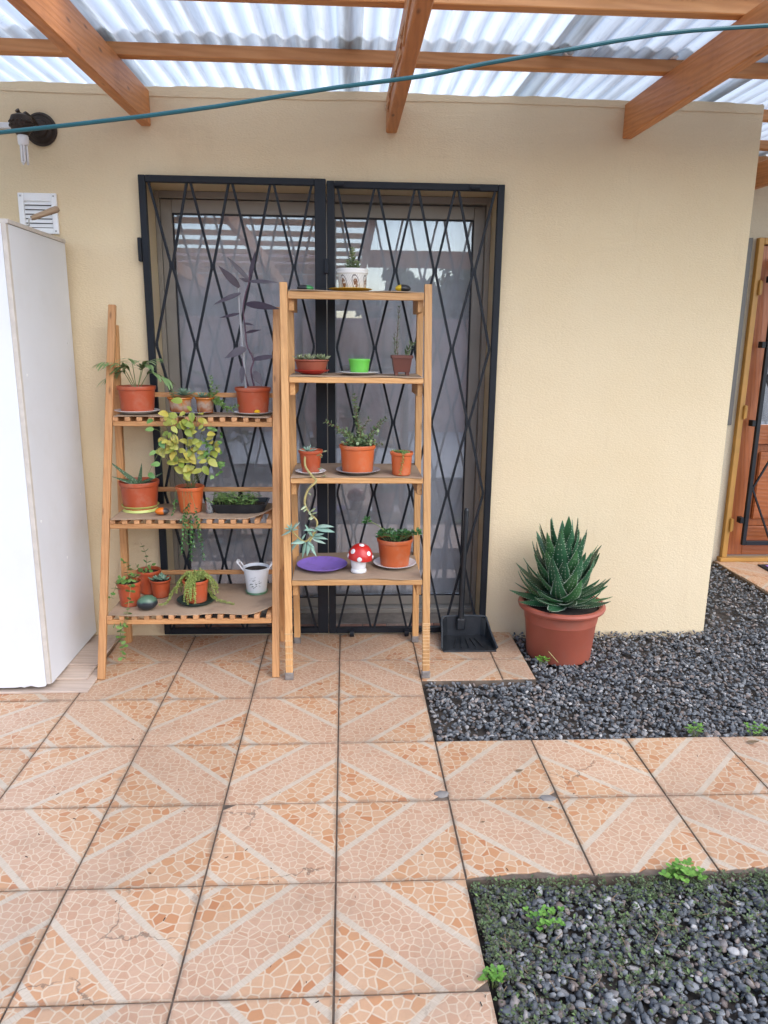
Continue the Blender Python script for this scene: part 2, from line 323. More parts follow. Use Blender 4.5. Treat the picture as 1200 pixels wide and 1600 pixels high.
# white pot with a brown printed leaf frieze / white bucket with a grey printed plant
def printed(name, base, ink, dark, reps, zc, zh, w):
    g = G(name); c = g.coord(); s3 = g.n('SeparateXYZ', None, Vector=c)
    th = g.math('DIVIDE', g.math('ARCTAN2', s3.outputs['Y'], s3.outputs['X']), 2*PI)
    u = g.math('SUBTRACT', g.math('FRACT', g.math('MULTIPLY', th, reps)), 0.5)
    v = g.math('DIVIDE', g.math('SUBTRACT', s3.outputs['Z'], zc), zh)
    uu = g.math('DIVIDE', g.math('MULTIPLY_ADD', v, 0.12, u), w)
    rad = g.math('SQRT', g.math('ADD', g.math('MULTIPLY', uu, uu), g.math('MULTIPLY', v, v)))
    body = g.math('SUBTRACT', 1.0, g.sstep(rad, 0.55, 0.66))
    ring = g.math('SUBTRACT', 1.0, g.sstep(g.math('ABSOLUTE', g.math('SUBTRACT', rad, 0.92)), 0.06, 0.12))
    no = g.noise(c, 110, 3); inzone = g.math('SUBTRACT', 1.0, g.sstep(g.math('ABSOLUTE', v), 1.0, 1.08))
    sw = g.math('SUBTRACT', 1.0, g.sstep(g.math('ABSOLUTE', g.math('SINE', g.math('MULTIPLY_ADD', u, 22.0, g.math('MULTIPLY', v, 7.0)))), 0.25, 0.5))
    colr = g.mix(g.math('MULTIPLY', g.math('MULTIPLY', sw, inzone), 0.55), base, dark)
    colr = g.mix(g.math('MULTIPLY', g.math('MULTIPLY', ring, inzone), 0.8), colr, dark)
    colr = g.mix(g.math('MULTIPLY', body, g.sstep(no.outputs[0], 0.36, 0.5)), colr, ink)
    g.pbsdf(Base_Color=colr, Roughness=0.3); return g.m
M['pat_pot'] = printed('leaf_printed_pot', (0.74, 0.72, 0.68), (0.20, 0.09, 0.04), (0.07, 0.05, 0.045), 7, 0.030, 0.034, 0.30)
def bucketmat():
    g = G('plant_printed_bucket'); c = g.coord(); s3 = g.n('SeparateXYZ', None, Vector=c)
    x = g.math('DIVIDE', s3.outputs['X'], 0.030); z = g.math('DIVIDE', g.math('SUBTRACT', s3.outputs['Z'], 0.055), 0.034)
    rad = g.math('SQRT', g.math('ADD', g.math('MULTIPLY', x, x), g.math('MULTIPLY', z, z)))
    no = g.noise(g.mapping(c, (1, 1, 2.2)), 75, 3, 0.6); lv = g.n('TexVoronoi', None, Vector=g.mapping(c, (1, 1, 2.0)), Scale=90)
    m_ = g.math('MULTIPLY', g.math('SUBTRACT', 1.0, g.sstep(rad, 0.7, 1.1)), g.math('SUBTRACT', 1.0, g.sstep(lv.outputs['Distance'], 0.35, 0.5)))
    front = g.math('LESS_THAN', s3.outputs['Y'], 0.0)
    colr = g.mix(g.math('MULTIPLY', g.math('MULTIPLY', m_, front), g.sstep(no.outputs[0], 0.42, 0.55)), (0.72, 0.74, 0.75), (0.13, 0.16, 0.14))
    g.pbsdf(Base_Color=colr, Roughness=0.3); return g.m
M['bucket'] = bucketmat()
def glazed():
    g = G('brown_glazed_ceramic'); c = g.coord(); z = g.n('SeparateXYZ', None, Vector=c).outputs['Z']
    no = g.noise(c, 26, 4, 0.6); f = g.math('ADD', g.math('MULTIPLY', z, 9.0), g.math('MULTIPLY', no.outputs[0], 0.7))
    colr = g.ramp(f, [(0.25, (0.10, 0.035, 0.016)), (0.5, (0.30, 0.10, 0.035)), (0.68, (0.36, 0.27, 0.2)), (0.85, (0.44, 0.14, 0.02))])
    g.pbsdf(Base_Color=colr, Roughness=0.22); return g.m
M['glazed'] = glazed()

M['lf_yellow'] = leafmat('yellow_green_leaf', [(0, (0.20, 0.30, 0.045)), (0.35, (0.36, 0.40, 0.07)), (0.7, (0.50, 0.46, 0.09)), (1.0, (0.58, 0.42, 0.08))], 0.4, 0.25)
M['lf_green'] = leafmat('fresh_green_leaf', [(0, (0.08, 0.19, 0.045)), (0.5, (0.14, 0.28, 0.06)), (1, (0.26, 0.38, 0.12))], 0.4, 0.2)
M['lf_green_i'] = leafmat('fresh_green_small_leaf', [(0, (0.08, 0.19, 0.045)), (0.5, (0.15, 0.29, 0.07)), (1, (0.30, 0.42, 0.14))], 0.4, 0.2, True)
M['lf_jade_i'] = leafmat('jade_leaf', [(0, (0.075, 0.13, 0.05)), (0.5, (0.145, 0.215, 0.085)), (1, (0.27, 0.34, 0.16))], 0.35, 0.1, True)
M['lf_bead_i'] = leafmat('pale_stacked_leaf', [(0, (0.13, 0.19, 0.09)), (0.5, (0.22, 0.28, 0.13)), (1, (0.36, 0.38, 0.20))], 0.5, 0.08, True)
M['lf_dark_i'] = leafmat('glossy_dark_leaf', [(0, (0.02, 0.075, 0.02)), (0.5, (0.04, 0.13, 0.035)), (1, (0.11, 0.24, 0.06))], 0.28, 0.08, True)
M['lf_sedum_i'] = leafmat('yellow_sedum_leaf', [(0, (0.16, 0.27, 0.06)), (0.5, (0.32, 0.39, 0.09)), (1, (0.48, 0.50, 0.16))], 0.45, 0.15, True)
M['lf_purple'] = leafmat('purple_leaf', [(0, (0.026, 0.010, 0.022)), (0.5, (0.042, 0.024, 0.038)), (1, (0.085, 0.074, 0.088))], 0.5, 0.08)
M['lf_blue'] = leafmat('blue_green_succulent', [(0, (0.17, 0.30, 0.22)), (0.5, (0.24, 0.39, 0.30)), (1, (0.36, 0.47, 0.38))], 0.55, 0.06)
M['lf_greygreen'] = leafmat('grey_green_succulent', [(0, (0.12, 0.23, 0.15)), (1, (0.25, 0.36, 0.25))], 0.5, 0.05)
M['lf_pale'] = leafmat('pale_succulent', [(0, (0.20, 0.26, 0.12)), (1, (0.40, 0.43, 0.26))], 0.5, 0.06)
M['lf_aloe'] = leafmat('aloe_leaf', [(0, (0.020, 0.078, 0.036)), (0.5, (0.032, 0.112, 0.048)), (1, (0.065, 0.185, 0.055))], 0.38, 0.03)
M['lf_spot'] = leafmat('spotted_aloe_leaf', [(0, (0.035, 0.075, 0.035)), (1, (0.07, 0.13, 0.055))], 0.4, 0.04, spots=((0.3, 0.38, 0.26), 130, 0.30))
M['lf_palm'] = leafmat('palm_leaflet', [(0, (0.15, 0.26, 0.08)), (0.5, (0.22, 0.34, 0.13)), (1, (0.36, 0.44, 0.22))], 0.45, 0.2)
M['tooth'] = simple('aloe_tooth', (0.55, 0.62, 0.46), 0.5)
M['stem_green'] = simple('green_stem', (0.16, 0.20, 0.07), 0.6, 0.25, 30)
M['stem_brown'] = simple('brown_stem', (0.16, 0.08, 0.05), 0.7, 0.3, 30)
M['stem_purple'] = simple('purple_stem', (0.10, 0.05, 0.075), 0.6, 0.25, 30)
M['stem_olive'] = simple('olive_stem', (0.33, 0.27, 0.10), 0.6, 0.3, 20)
M['stick'] = simple('grey_stick', (0.36, 0.36, 0.37), 0.6, 0.1)
M['weed'] = leafmat('clover_leaf', [(0, (0.08, 0.22, 0.03)), (1, (0.22, 0.42, 0.07))], 0.5, 0.2, True)
M['cover'] = leafmat('creeping_weed', [(0, (0.06, 0.055, 0.034)), (0.4, (0.085, 0.10, 0.045)), (0.75, (0.10, 0.15, 0.055)), (1, (0.19, 0.28, 0.08))], 0.6, 0.15, True)
M['crown'] = leafmat('tree_leaf', [(0, (0.05, 0.085, 0.03)), (0.5, (0.09, 0.14, 0.05)), (1, (0.17, 0.22, 0.09))], 0.5, 0.2, True)

# ------------------------------------------------------------------ mesh helper
class MB:
    def __init__(s): s.v = []; s.f = []; s.mi = []; s.sm = []
    def add(s, vs, fs, smooth=True, mi=0):
        o = len(s.v); s.v.extend([tuple(v) for v in vs])
        for f in fs: s.f.append(tuple(i+o for i in f)); s.mi.append(mi); s.sm.append(smooth)
    def box(s, x0, x1, y0, y1, z0, z1, bev=0.0, mi=0, Mx=None):
        bm = bmesh.new(); bmesh.ops.create_cube(bm, size=1)
        for v in bm.verts: v.co = Vector(((x0+x1)/2+v.co.x*(x1-x0), (y0+y1)/2+v.co.y*(y1-y0), (z0+z1)/2+v.co.z*(z1-z0)))
        if bev > 0: bmesh.ops.bevel(bm, geom=bm.edges[:], offset=bev, segments=1, affect='EDGES', profile=0.5)
        s.bm(bm, Mx, False, mi); return s
    def bm(s, bm, Mx=None, smooth=False, mi=0):
        bm.verts.index_update()
        vs = [(Mx @ v.co) if Mx else v.co.copy() for v in bm.verts]
        s.add(vs, [[v.index for v in f.verts] for f in bm.faces], smooth, mi); bm.free()
    def tube(s, pts, rad, n=8, mi=0, cap=True):
        pts = [Vector(p) for p in pts]; k = len(pts)
        rr = rad if hasattr(rad, '__len__') else [rad]*k
        up = None; vs = []
        for i, p in enumerate(pts):
            t = (pts[min(i+1, k-1)]-pts[max(i-1, 0)]).normalized()
            if up is None: up = t.orthogonal().normalized()
            else:
                up = up - t*up.dot(t)
                up = up.normalized() if up.length > 1e-6 else t.orthogonal().normalized()
            b = t.cross(up)
            for j in range(n):
                a = 2*PI*j/n; vs.append(p+(up*math.cos(a)+b*math.sin(a))*rr[i])
        fs = [(i*n+j, i*n+(j+1) % n, (i+1)*n+(j+1) % n, (i+1)*n+j) for i in range(k-1) for j in range(n)]
        if cap: fs += [tuple(range(n-1, -1, -1)), tuple((k-1)*n+j for j in range(n))]
        s.add(vs, fs, True, mi); return s
    def lathe(s, prof, n=32, c=(0, 0, 0), mi=0, ax=None, sx=1.0, sy=1.0):
        vs = []; k = len(prof); cc = Vector(c)
        for r_, z_ in prof:
            for j in range(n):
                a = 2*PI*j/n; p = Vector((r_*math.cos(a)*sx, r_*math.sin(a)*sy, z_)); vs.append(cc+(ax @ p if ax else p))
        fs = [(i*n+j, i*n+(j+1) % n, (i+1)*n+(j+1) % n, (i+1)*n+j) for i in range(k-1) for j in range(n)]
        if prof[0][0] > 1e-5: fs.append(tuple(range(n-1, -1, -1)))
        if prof[-1][0] > 1e-5: fs.append(tuple((k-1)*n+j for j in range(n)))
        s.add(vs, fs, True, mi); return s
    def leaf(s, Mx, L, W, T=0.002, bend=0.0, shape='lance', ns=5, nr=6, fold=0.0, mi=0):
        vs = []; x = z = 0.0
        for i in range(ns+1):
            t = i/ns; a = bend*t
            if i: x += L/ns*math.cos(a); z += L/ns*math.sin(a)
            if shape == 'lance': wd = math.sin(PI*min(1, t*0.93+0.05)**0.75)
            elif shape == 'oval': wd = max(0, math.sin(PI*(t*0.94+0.03)))**0.7
            elif shape == 'round': wd = math.sqrt(max(0.01, 1-(2*t-1)**2))
            elif shape == 'heart': wd = (math.sin(PI*(t*0.9+0.1)**0.55) if t < 1 else 0.0)*0.95+0.05
            elif shape == 'ovate': wd = max(0, math.sin(PI*(t*0.95+0.03)**0.72))**0.8
            elif shape == 'tri': wd = min(1.0, 0.75+t*1.6)*(1-t)**0.75
            else: wd = (1-t)*0.8+0.2
            wd = max(wd, 0.04)
            for j in range(nr):
                q = 2*PI*j/nr; y_ = math.cos(q)*W/2*wd; h = math.sin(q)*T/2*max(wd, 0.1)+abs(y_)*fold
                vs.append(Mx @ Vector((x-math.sin(a)*h, y_, z+math.cos(a)*h)))
        fs = [(i*nr+j, i*nr+(j+1) % nr, (i+1)*nr+(j+1) % nr, (i+1)*nr+j) for i in range(ns) for j in range(nr)]
        fs += [tuple(range(nr-1, -1, -1)), tuple(ns*nr+j for j in range(nr))]
        s.add(vs, fs, True, mi); return s
    def mesh(s, name, sharp=38):
        me = bpy.data.meshes.new(name); me.from_pydata(s.v, [], s.f)
        me.polygons.foreach_set('use_smooth', s.sm); me.polygons.foreach_set('material_index', s.mi)
        me.update()
        if any(s.sm): me.set_sharp_from_angle(angle=R(sharp))
        return me

WORLD = {}
def wm(o): return WORLD[o.name] if o is not None else Matrix.Identity(4)
def obj(name, mb, mat, parent=None, Mx=None):
    me = mb.mesh(name) if isinstance(mb, MB) else mb
    if mat is not None and not me.materials:
        for m_ in (mat if isinstance(mat, (list, tuple)) else [mat]): me.materials.append(M[m_] if isinstance(m_, str) else m_)
    o = bpy.data.objects.new(name, me); COL.objects.link(o)
    Mx = Mx if Mx is not None else Matrix.Identity(4)
    WORLD[o.name] = Mx.copy()
    if parent is not None: o.parent = parent; o.matrix_basis = wm(parent).inverted() @ Mx
    else: o.matrix_basis = Mx
    return o
def tag(o, label=None, cat=None, group=None, kind=None):
    if label: o['label'] = label
    if cat: o['category'] = cat
    if group: o['group'] = group
    if kind: o['kind'] = kind
    return o
def thing(name, label, cat, loc=(0, 0, 0), group=None):
    o = bpy.data.objects.new(name, None); COL.objects.link(o); o.location = loc; o.empty_display_size = 0.05
    WORLD[o.name] = Matrix.Translation(Vector(loc)); return tag(o, label, cat, group)
T_ = lambda x, y, z: Matrix.Translation(Vector((x, y, z)))
def frame(base, d, up=(0, 0, 1)):
    X = Vector(d).normalized(); U = Vector(up); Z = U - X*U.dot(X)
    if Z.length < 1e-4: Z = X.orthogonal()
    Z.normalize(); Y = Z.cross(X); b = Vector(base)
    return Matrix(((X.x, Y.x, Z.x, b.x), (X.y, Y.y, Z.y, b.y), (X.z, Y.z, Z.z, b.z), (0, 0, 0, 1)))
def board(name, p0, p1, wy, hz, mat, parent=None, up=(0, 0, 1), bev=0.003):
    """a straight board with its grain along its own X; wy across, hz along up"""
    p0 = Vector(p0); p1 = Vector(p1); L = (p1-p0).length
    mb = MB().box(-L/2, L/2, -wy/2, wy/2, -hz/2, hz/2, bev)
    return obj(name, mb, mat, parent, frame((p0+p1)/2, p1-p0, up))
def slab(mb, outline, z0, z1, mi=0):
    n = len(outline)
    vs = [(x, y, z1) for x, y in outline]+[(x, y, z0) for x, y in outline]
    fs = [tuple(range(n)), tuple(range(2*n-1, n-1, -1))]+[(i, i+n, (i+1) % n+n, (i+1) % n) for i in range(n)]
    mb.add(vs, fs, False, mi); return mb

# ------------------------------------------------------------------ ground and paving
bm = MB(); bm.add([(-300, -300, -0.036), (300, -300, -0.036), (300, 300, -0.036), (-300, 300, -0.036)], [(0, 1, 2, 3)], False)
tag(obj('ground', bm, 'earth'), kind='structure')

floor = MB()
slab(floor, [(-3.24, -3.9), (0.357, -3.9), (0.357, -1.768), (4.2, -1.768), (4.2, -1.046), (0.357, -1.046), (0.357, -0.545), (0.868, -0.545), (0.868, -0.006), (-3.24, -0.006)], -0.05, -0.0042)
patio = tag(obj('patio_floor', floor, 'grout'), kind='structure')
TS, JO = 0.36, 0.0026
tile_cache = {}
def tile(i, j, clip=None, ragged=None):
    """tile in column i (left edge at x=.36(i-1)) and row j counted from the wall"""
    x1, x0 = TS*i, TS*(i-1); y0, y1 = -0.327-TS*j, -0.327-TS*(j-1)
    cx, cyy = (x0+x1)/2, (y0+y1)/2; h = TS/2-JO
    lim = [-h, h, -h, h]
    if clip: lim = [max(lim[0], clip[0]-cx), min(lim[1], clip[1]-cx), max(lim[2], clip[2]-cyy), min(lim[3], clip[3]-cyy)]
    rot = 0.0 if (i+j) % 2 == 0 else PI/2
    rot += random.choice((0, PI))
    rnd_ = random.Random(i*31+j*7)
    key = tuple(round(q, 4) for q in lim)
    full = key == tuple(round(q, 4) for q in (-h, h, -h, h)) and not ragged
    if full and 'full' in tile_cache: me = tile_cache['full']
    else:
        bmm = bmesh.new()
        out = [(lim[0], lim[2]), (lim[1], lim[2]), (lim[1], lim[3]), (lim[0], lim[3])]
        if ragged == 'front':
            pts = []; n = 14
            for q in range(n+1):
                t = q/n; dep = 0.004+rnd_.random()*0.007 if 0 < q < n else 0.0
                if 0.25+rnd_.random()*0.2 < t < 0.65: dep += 0.010
                pts.append((lim[0]+(lim[1]-lim[0])*t, lim[2]+dep))
            out = pts+out[2:]
        elif ragged in ('br', 'bl', 'tr', 'tl'):
            k = 0.035+rnd_.random()*0.02; a = {'bl': 0, 'br': 1, 'tr': 2, 'tl': 3}[ragged]
            px, py = out[a]; sxn = 1 if px < 0 else -1; syn = 1 if py < 0 else -1
            c1, c2, c3 = (px, py+syn*k*0.7), (px+sxn*k*0.45, py+syn*k*0.4), (px+sxn*k, py)
            seq = [c1, c2, c3] if a in (0, 2) else [c3, c2, c1]
            out = out[:a]+seq+out[a+1:]
        vt = [bmm.verts.new((x, y, 0)) for x, y in out]; f = bmm.faces.new(vt)
        ex = bmesh.ops.extrude_face_region(bmm, geom=[f])
        for v in [e_ for e_ in ex['geom'] if isinstance(e_, bmesh.types.BMVert)]: v.co.z = -0.014
        bmesh.ops.recalc_face_normals(bmm, faces=bmm.faces[:])
        top = [e_ for e_ in bmm.edges if all(abs(v.co.z) < 1e-6 for v in e_.verts)]
        bmesh.ops.bevel(bmm, geom=top, offset=0.0016, segments=2, affect='EDGES', profile=0.5)
        mb = MB(); mb.bm(bmm); Rm = Matrix.Rotation(-rot, 4, 'Z')
        if full:
            me = mb.mesh('tile'); tile_cache['full'] = me
        else:
            mb.v = [tuple(Rm @ Vector(v)) for v in mb.v]; me = mb.mesh('tile')
    o = obj('tile', me, 'tile', patio, T_(cx, cyy, rnd_.uniform(-0.0008, 0.0005)) @ Matrix.Rotation(rnd_.uniform(-.0015, .0015), 4, 'X') @ Matrix.Rotation(rot, 4, 'Z'))
    return o
for j in range(0, 10):
    for i in range(-8, 2):
        if j == 0: tile(i, j, (-9, 9, -9, -0.005))
        else: tile(i, j, None, 'br' if (i, j) in ((1, 3), (1, 5)) else ('tl' if (i, j) in ((0, 4),) else None))
for i in range(2, 12):
    tile(i, 3, None, 'br' if i == 2 else None); tile(i, 4, None, 'front' if i < 6 else None)
tile(2, 0, (0, 9, -9, -0.005)); tile(3, 0, (0, 0.866, -9, -0.005))
tile(2, 1, (0, 9, -0.543, 9)); tile(3, 1, (0, 0.866, -0.537, 9))

yd = MB(); slab(yd, [(-9, -8.09), (9, -8.09), (9, -3.905), (-9, -3.905)], -0.05, -0.004); slab(yd, [(-9, -3.904), (-3.25, -3.904), (-3.25, 3.0), (-9, 3.0)], -0.05, -0.004); slab(yd, [(4.41, -3.904), (9, -3.904), (9, 3.0), (4.41, 3.0)], -0.05, -0.004)
tag(obj('yard', yd, 'bounce_concrete'), kind='structure')  # unseen pale paving, added to bounce light onto the upper wall

# porch landing behind the corner
pl = MB(); slab(pl, [(2.56, 0.56), (3.9, 0.56), (3.9, 1.246), (2.56, 1.246)], -0.04, -0.0065)
porch = tag(obj('porch_landing', pl, 'grout'), kind='structure')
for a in range(4):
    for b in range(2):
        obj('tile', tile_cache['full'], 'tile', porch, T_(2.56+0.18+a*0.36, 1.243-0.18-b*0.345, 0.0) @ Matrix.Rotation((a+b) % 2*PI/2, 4, 'Z') @ Matrix.Diagonal((1, 0.96, 1, 1)))

# gravel: tens of thousands of pebbles, one mesh per bed
def ico(sub):
    b = bmesh.new(); bmesh.ops.create_icosphere(b, subdivisions=sub, radius=1.0); b.verts.index_update()
    v = np.array([q.co[:] for q in b.verts]); f = np.array([[q.index for q in t.verts] for t in b.faces]); b.free(); return v, f
def pebbles(name, label_kind, pos, size, sub):
    V, F = ico(sub); n = len(pos)
    S = size[:, None]*np.stack([RNG.uniform(0.85, 1.35, n), RNG.uniform(0.65, 1.0, n), RNG.uniform(0.38, 0.62, n)], 1)
    q = RNG.normal(size=(n, 4)); q[:, 1:3] *= 0.30; q[:, 3] *= 1.5; q /= np.linalg.norm(q, axis=1, keepdims=True)
    w_, x, y, z = q.T
    Rm = np.stack([1-2*(y*y+z*z), 2*(x*y-z*w_), 2*(x*z+y*w_), 2*(x*y+z*w_), 1-2*(x*x+z*z), 2*(y*z-x*w_), 2*(x*z-y*w_), 2*(y*z+x*w_), 1-2*(x*x+y*y)], 1).reshape(n, 3, 3)
    jit = RNG.uniform(0.74, 1.18, (n, len(V), 1))
    P = np.einsum('nij,nvj->nvi', Rm, V[None]*jit*S[:, None, :])+pos[:, None, :]
    P = P.reshape(-1, 3); FF = (F[None]+np.arange(n)[:, None, None]*len(V)).reshape(-1, 3)
    me = bpy.data.meshes.new(name); me.vertices.add(len(P)); me.vertices.foreach_set('co', P.ravel().astype(np.float32))
    me.loops.add(FF.size); me.loops.foreach_set('vertex_index', FF.ravel().astype(np.int32))
    me.polygons.add(len(FF)); me.polygons.foreach_set('loop_start', np.arange(0, FF.size, 3, dtype=np.int32))
    me.polygons.foreach_set('use_smooth', np.full(len(FF), sub > 1)); me.update(); me.validate()
    return tag(obj(name, me, 'gravel'), kind='stuff')
def scatter(x0, x1, y0, y1, dens, keep, zlo, zhi):
    n = int((x1-x0)*(y1-y0)*dens); p = np.stack([RNG.uniform(x0, x1, n), RNG.uniform(y0, y1, n), RNG.uniform(zlo, zhi, n)], 1)
    return p[keep(p)]
kA = lambda p: ~((p[:, 0] < 0.885) & (p[:, 1] > -0.55)) & ~((p[:, 1] > -0.012) & (p[:, 0] < 1.90)) & ~((p[:, 0] > 2.55) & (p[:, 1] > 0.55)) & ((p[:, 0]-1.055)**2+(p[:, 1]+0.16)**2 > 0.145**2)
pA = np.concatenate([scatter(0.375, 3.1, -1.04, 0.0, 5000, kA, -0.030, -0.006), scatter(1.9, 3.1, 0.0, 1.22, 2600, kA, -0.030, -0.006)])
near = (pA[:, 1] > -0.10) & (pA[:, 1] < 0.01); pA[near, 2] += 0.008
pebbles('gravel', 0, pA, RNG.uniform(0.0055, 0.0125, len(pA)), 1)
kB = lambda p: np.full(len(p), True)
pB = scatter(0.375, 1.75, -2.75, -1.785, 8000, kB, -0.030, -0.007)
pebbles('gravel', 0, pB, np.abs(RNG.normal(0.0078, 0.0030, len(pB))).clip(0.0040, 0.019), 2)

# creeping weeds in the front gravel bed, matted along its edges
def cover():
    mb = MB(); n = 0
    while n < 3000:
        x, y = random.uniform(0.37, 1.75), random.uniform(-2.75, -1.775)
        ex = math.exp(-((x-0.37)/0.16)); ey = math.exp(-((-1.775-y)/0.13))
        pt = math.sin(x*9.3+y*4.1)*math.sin(y*11.7-x*5.3+1.2)*0.5+0.5
        if random.random() > max(ex*0.8, ey*1.0)*(0.35+0.65*pt)+0.10*pt**2.6: continue
        n += 1; z = random.uniform(-0.012, 0.004); s_ = random.uniform(0.6, 1.3)
        for k in range(random.randint(4, 7)):
            a = random.uniform(0, 2*PI); el = random.uniform(0.0, 0.9); L = 0.0095*s_*random.uniform(0.7, 1.3); wd = L*0.6
            bx, by = x+math.cos(a)*0.005, y+math.sin(a)*0.005
            dx, dy, dz = math.cos(a)*math.cos(el), math.sin(a)*math.cos(el), math.sin(el)
            px, py = -math.sin(a)*wd/2, math.cos(a)*wd/2
            mb.add([(bx, by, z), (bx+dx*L*.5+px, by+dy*L*.5+py, z+dz*L*.6), (bx+dx*L, by+dy*L, z+dz*L*.8), (bx+dx*L*.5-px, by+dy*L*.5-py, z+dz*L*.6)], [(0, 1, 2), (0, 2, 3)], False)
    return tag(obj('ground_cover', mb, 'cover'), kind='stuff')
cover()
def weed(px, py, n, spread, size, label):
    c = onz(px, py, 0.0); root = thing('weed', label, 'weed', (c.x, c.y, -0.02), 'weeds in the gravel')
    st = MB(); lf = MB()
    for k in range(n):
        a = random.uniform(0, 2*PI); rr = spread*math.sqrt(random.random())
        tip = Vector((c.x+math.cos(a)*rr, c.y+math.sin(a)*rr*0.6, random.uniform(0.006, 0.03)))
        st.tube([(c.x+math.cos(a)*rr*.4, c.y+math.sin(a)*rr*.3, -0.02), tip], 0.0006, 4)
        for q in range(3):
            b = a+q*2.1; lf.leaf(frame(tip, (math.cos(b), math.sin(b), 0.25)), size*random.uniform(.7, 1.2), size*0.8, 0.0006, 0, 'round', 4, 4)
    obj('stem', st, 'stem_green', root); obj('foliage', lf, 'weed', root)
weed(1065, 1372, 26, 0.055, 0.016, 'bright green clover clump at the edge of the tiled path')
weed(1085, 1143, 22, 0.040, 0.010, 'small green weed on gravel right behind the tiled path')
weed(1180, 1143, 20, 0.045, 0.010, 'green weed at far right between gravel and tiled path')
weed(848, 1036, 16, 0.035, 0.012, 'small weed on gravel in front of the big aloe pot')
weed(850, 1440, 24, 0.06, 0.011, 'green clover patch inside the front gravel bed')
weed(770, 1530, 16, 0.03, 0.011, 'small weed by the tile edge in the front gravel bed')

# ------------------------------------------------------------------ house
house = thing('house', 'cream stuccoed house wall with a wide door opening and a recessed porch at right', 'house', (0.5, 0.3, 0))
WT = 2.484
OX0, OX1, OZ = -0.862, 0.727, 2.116
def grid_wall(xs, zs, hole, y0, y1):
    mb = MB(); idx = {}
    def vid(i, k, y):
        key = (i, k, y)
        if key not in idx: idx[key] = len(mb.v); mb.v.append((xs[i], y, zs[k]))
        return idx[key]
    def face(l): mb.f.append(tuple(l)); mb.mi.append(0); mb.sm.append(False)
    nx, nz = len(xs)-1, len(zs)-1
    solid = lambda i, k: 0 <= i < nx and 0 <= k < nz and (i, k) not in hole
    for i in range(nx):
        for k in range(nz):
            if not solid(i, k): continue
            face([vid(i, k, y0), vid(i+1, k, y0), vid(i+1, k+1, y0), vid(i, k+1, y0)])
            face([vid(i+1, k, y1), vid(i, k, y1), vid(i, k+1, y1), vid(i+1, k+1, y1)])
            if not solid(i-1, k): face([vid(i, k, y1), vid(i, k, y0), vid(i, k+1, y0), vid(i, k+1, y1)])
            if not solid(i+1, k): face([vid(i+1, k, y0), vid(i+1, k, y1), vid(i+1, k+1, y1), vid(i+1, k+1, y0)])
            if not solid(i, k-1): face([vid(i, k, y1), vid(i+1, k, y1), vid(i+1, k, y0), vid(i, k, y0)])
            if not solid(i, k+1): face([vid(i, k+1, y0), vid(i+1, k+1, y0), vid(i+1, k+1, y1), vid(i, k+1, y1)])
    return mb
obj('wall', grid_wall([-3.2, OX0, OX1, 1.887], [-0.2, 0.0, OZ, WT], {(1, 1)}, 0.0, 0.30), 'stucco', house)
obj('wall', MB().box(1.717, 1.887, 0.30, 1.25, -0.2, WT), 'stucco', house)
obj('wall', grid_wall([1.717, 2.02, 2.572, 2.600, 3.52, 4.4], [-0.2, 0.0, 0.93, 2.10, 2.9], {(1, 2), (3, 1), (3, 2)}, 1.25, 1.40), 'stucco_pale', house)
obj('wall', MB().box(-3.2, -3.02, 0.30, 3.0, -0.2, WT), 'plaster_dark', house)
obj('wall', MB().box(-3.02, 1.717, 2.82, 3.0, -0.2, WT), 'plaster_dark', house)
obj('ceiling', MB().box(-3.02, 1.717, 0.30, 2.82, 2.40, WT-0.002), 'plaster_dark', house)
obj('room_floor', MB().box(-3.02, 1.717, 0.30, 2.82, -0.1, 0.03), 'plaster_dark', house)
# mortar fillet along the wall top, and the ragged sill of small red tiles under the sliding door
mf = MB(); nf = 170; vs = []
for k in range(nf+1):
    x = -3.19+5.07*k/nf; zb = 2.455+0.006*math.sin(x*2.3)+random.uniform(-.0015, .0015); zt = WT+0.003+0.003*math.sin(x*9)+random.uniform(0, .004)
    vs += [(x, -0.0035, zb), (x, -0.0045, zt), (x, 0.03, zt+0.002), (x, 0.02, zb)]
fs = [(4*k+i, 4*k+4+i, 4*k+4+(i+1) % 4, 4*k+(i+1) % 4) for k in range(nf) for i in range(4)]+[(0, 1, 2, 3), (4*nf+3, 4*nf+2, 4*nf+1, 4*nf)]
mf.add(vs, fs, False)
obj('plaster_fillet', mf, 'stucco', house)
for k in range(13):
    x = OX0+0.006+k*0.1217
    obj('sill_tile', MB().box(x, x+0.1185, 0.022+random.uniform(-.001, .001), 0.060, 0.0, 0.027+random.uniform(-.001, .001), 0.002), 'sill_red' if k % 3 else 'sill_grey', house)
obj('door_sill', MB().box(OX0+0.001, OX1-0.001, 0.061, 0.299, 0.0, 0.028), 'mortar', house)

# ------------------------------------------------------------------ sliding door
sd_ = thing('sliding_door', 'bronze aluminium sliding glass door behind the black grilles', 'door', (-0.07, 0.22, 0.03))
FX0, FX1, FZ0, FZ1, FY = -0.868, 0.732, 0.0285, 2.113, 0.215
fr_ = MB()
fr_.box(OX0+0.001, FX0+0.030, FY, FY+0.07, FZ0, OZ-0.001, 0.002); fr_.box(FX1-0.030, OX1-0.001, FY, FY+0.07, FZ0, OZ-0.001, 0.002)
fr_.box(FX0+0.0305, FX1-0.0305, FY, FY+0.07, FZ1-0.030, OZ-0.001, 0.002); fr_.box(FX0+0.0305, FX1-0.0305, FY-0.01, FY+0.07, FZ0, FZ0+0.022, 0.002)
obj('frame', fr_, 'alu', sd_)
trk = MB()
for yy in (0.222, 0.250, 0.272): trk.box(FX0+0.031, FX1-0.031, yy, yy+0.004, FZ0+0.0225, FZ0+0.032)
obj('track', trk, 'steel', sd_)
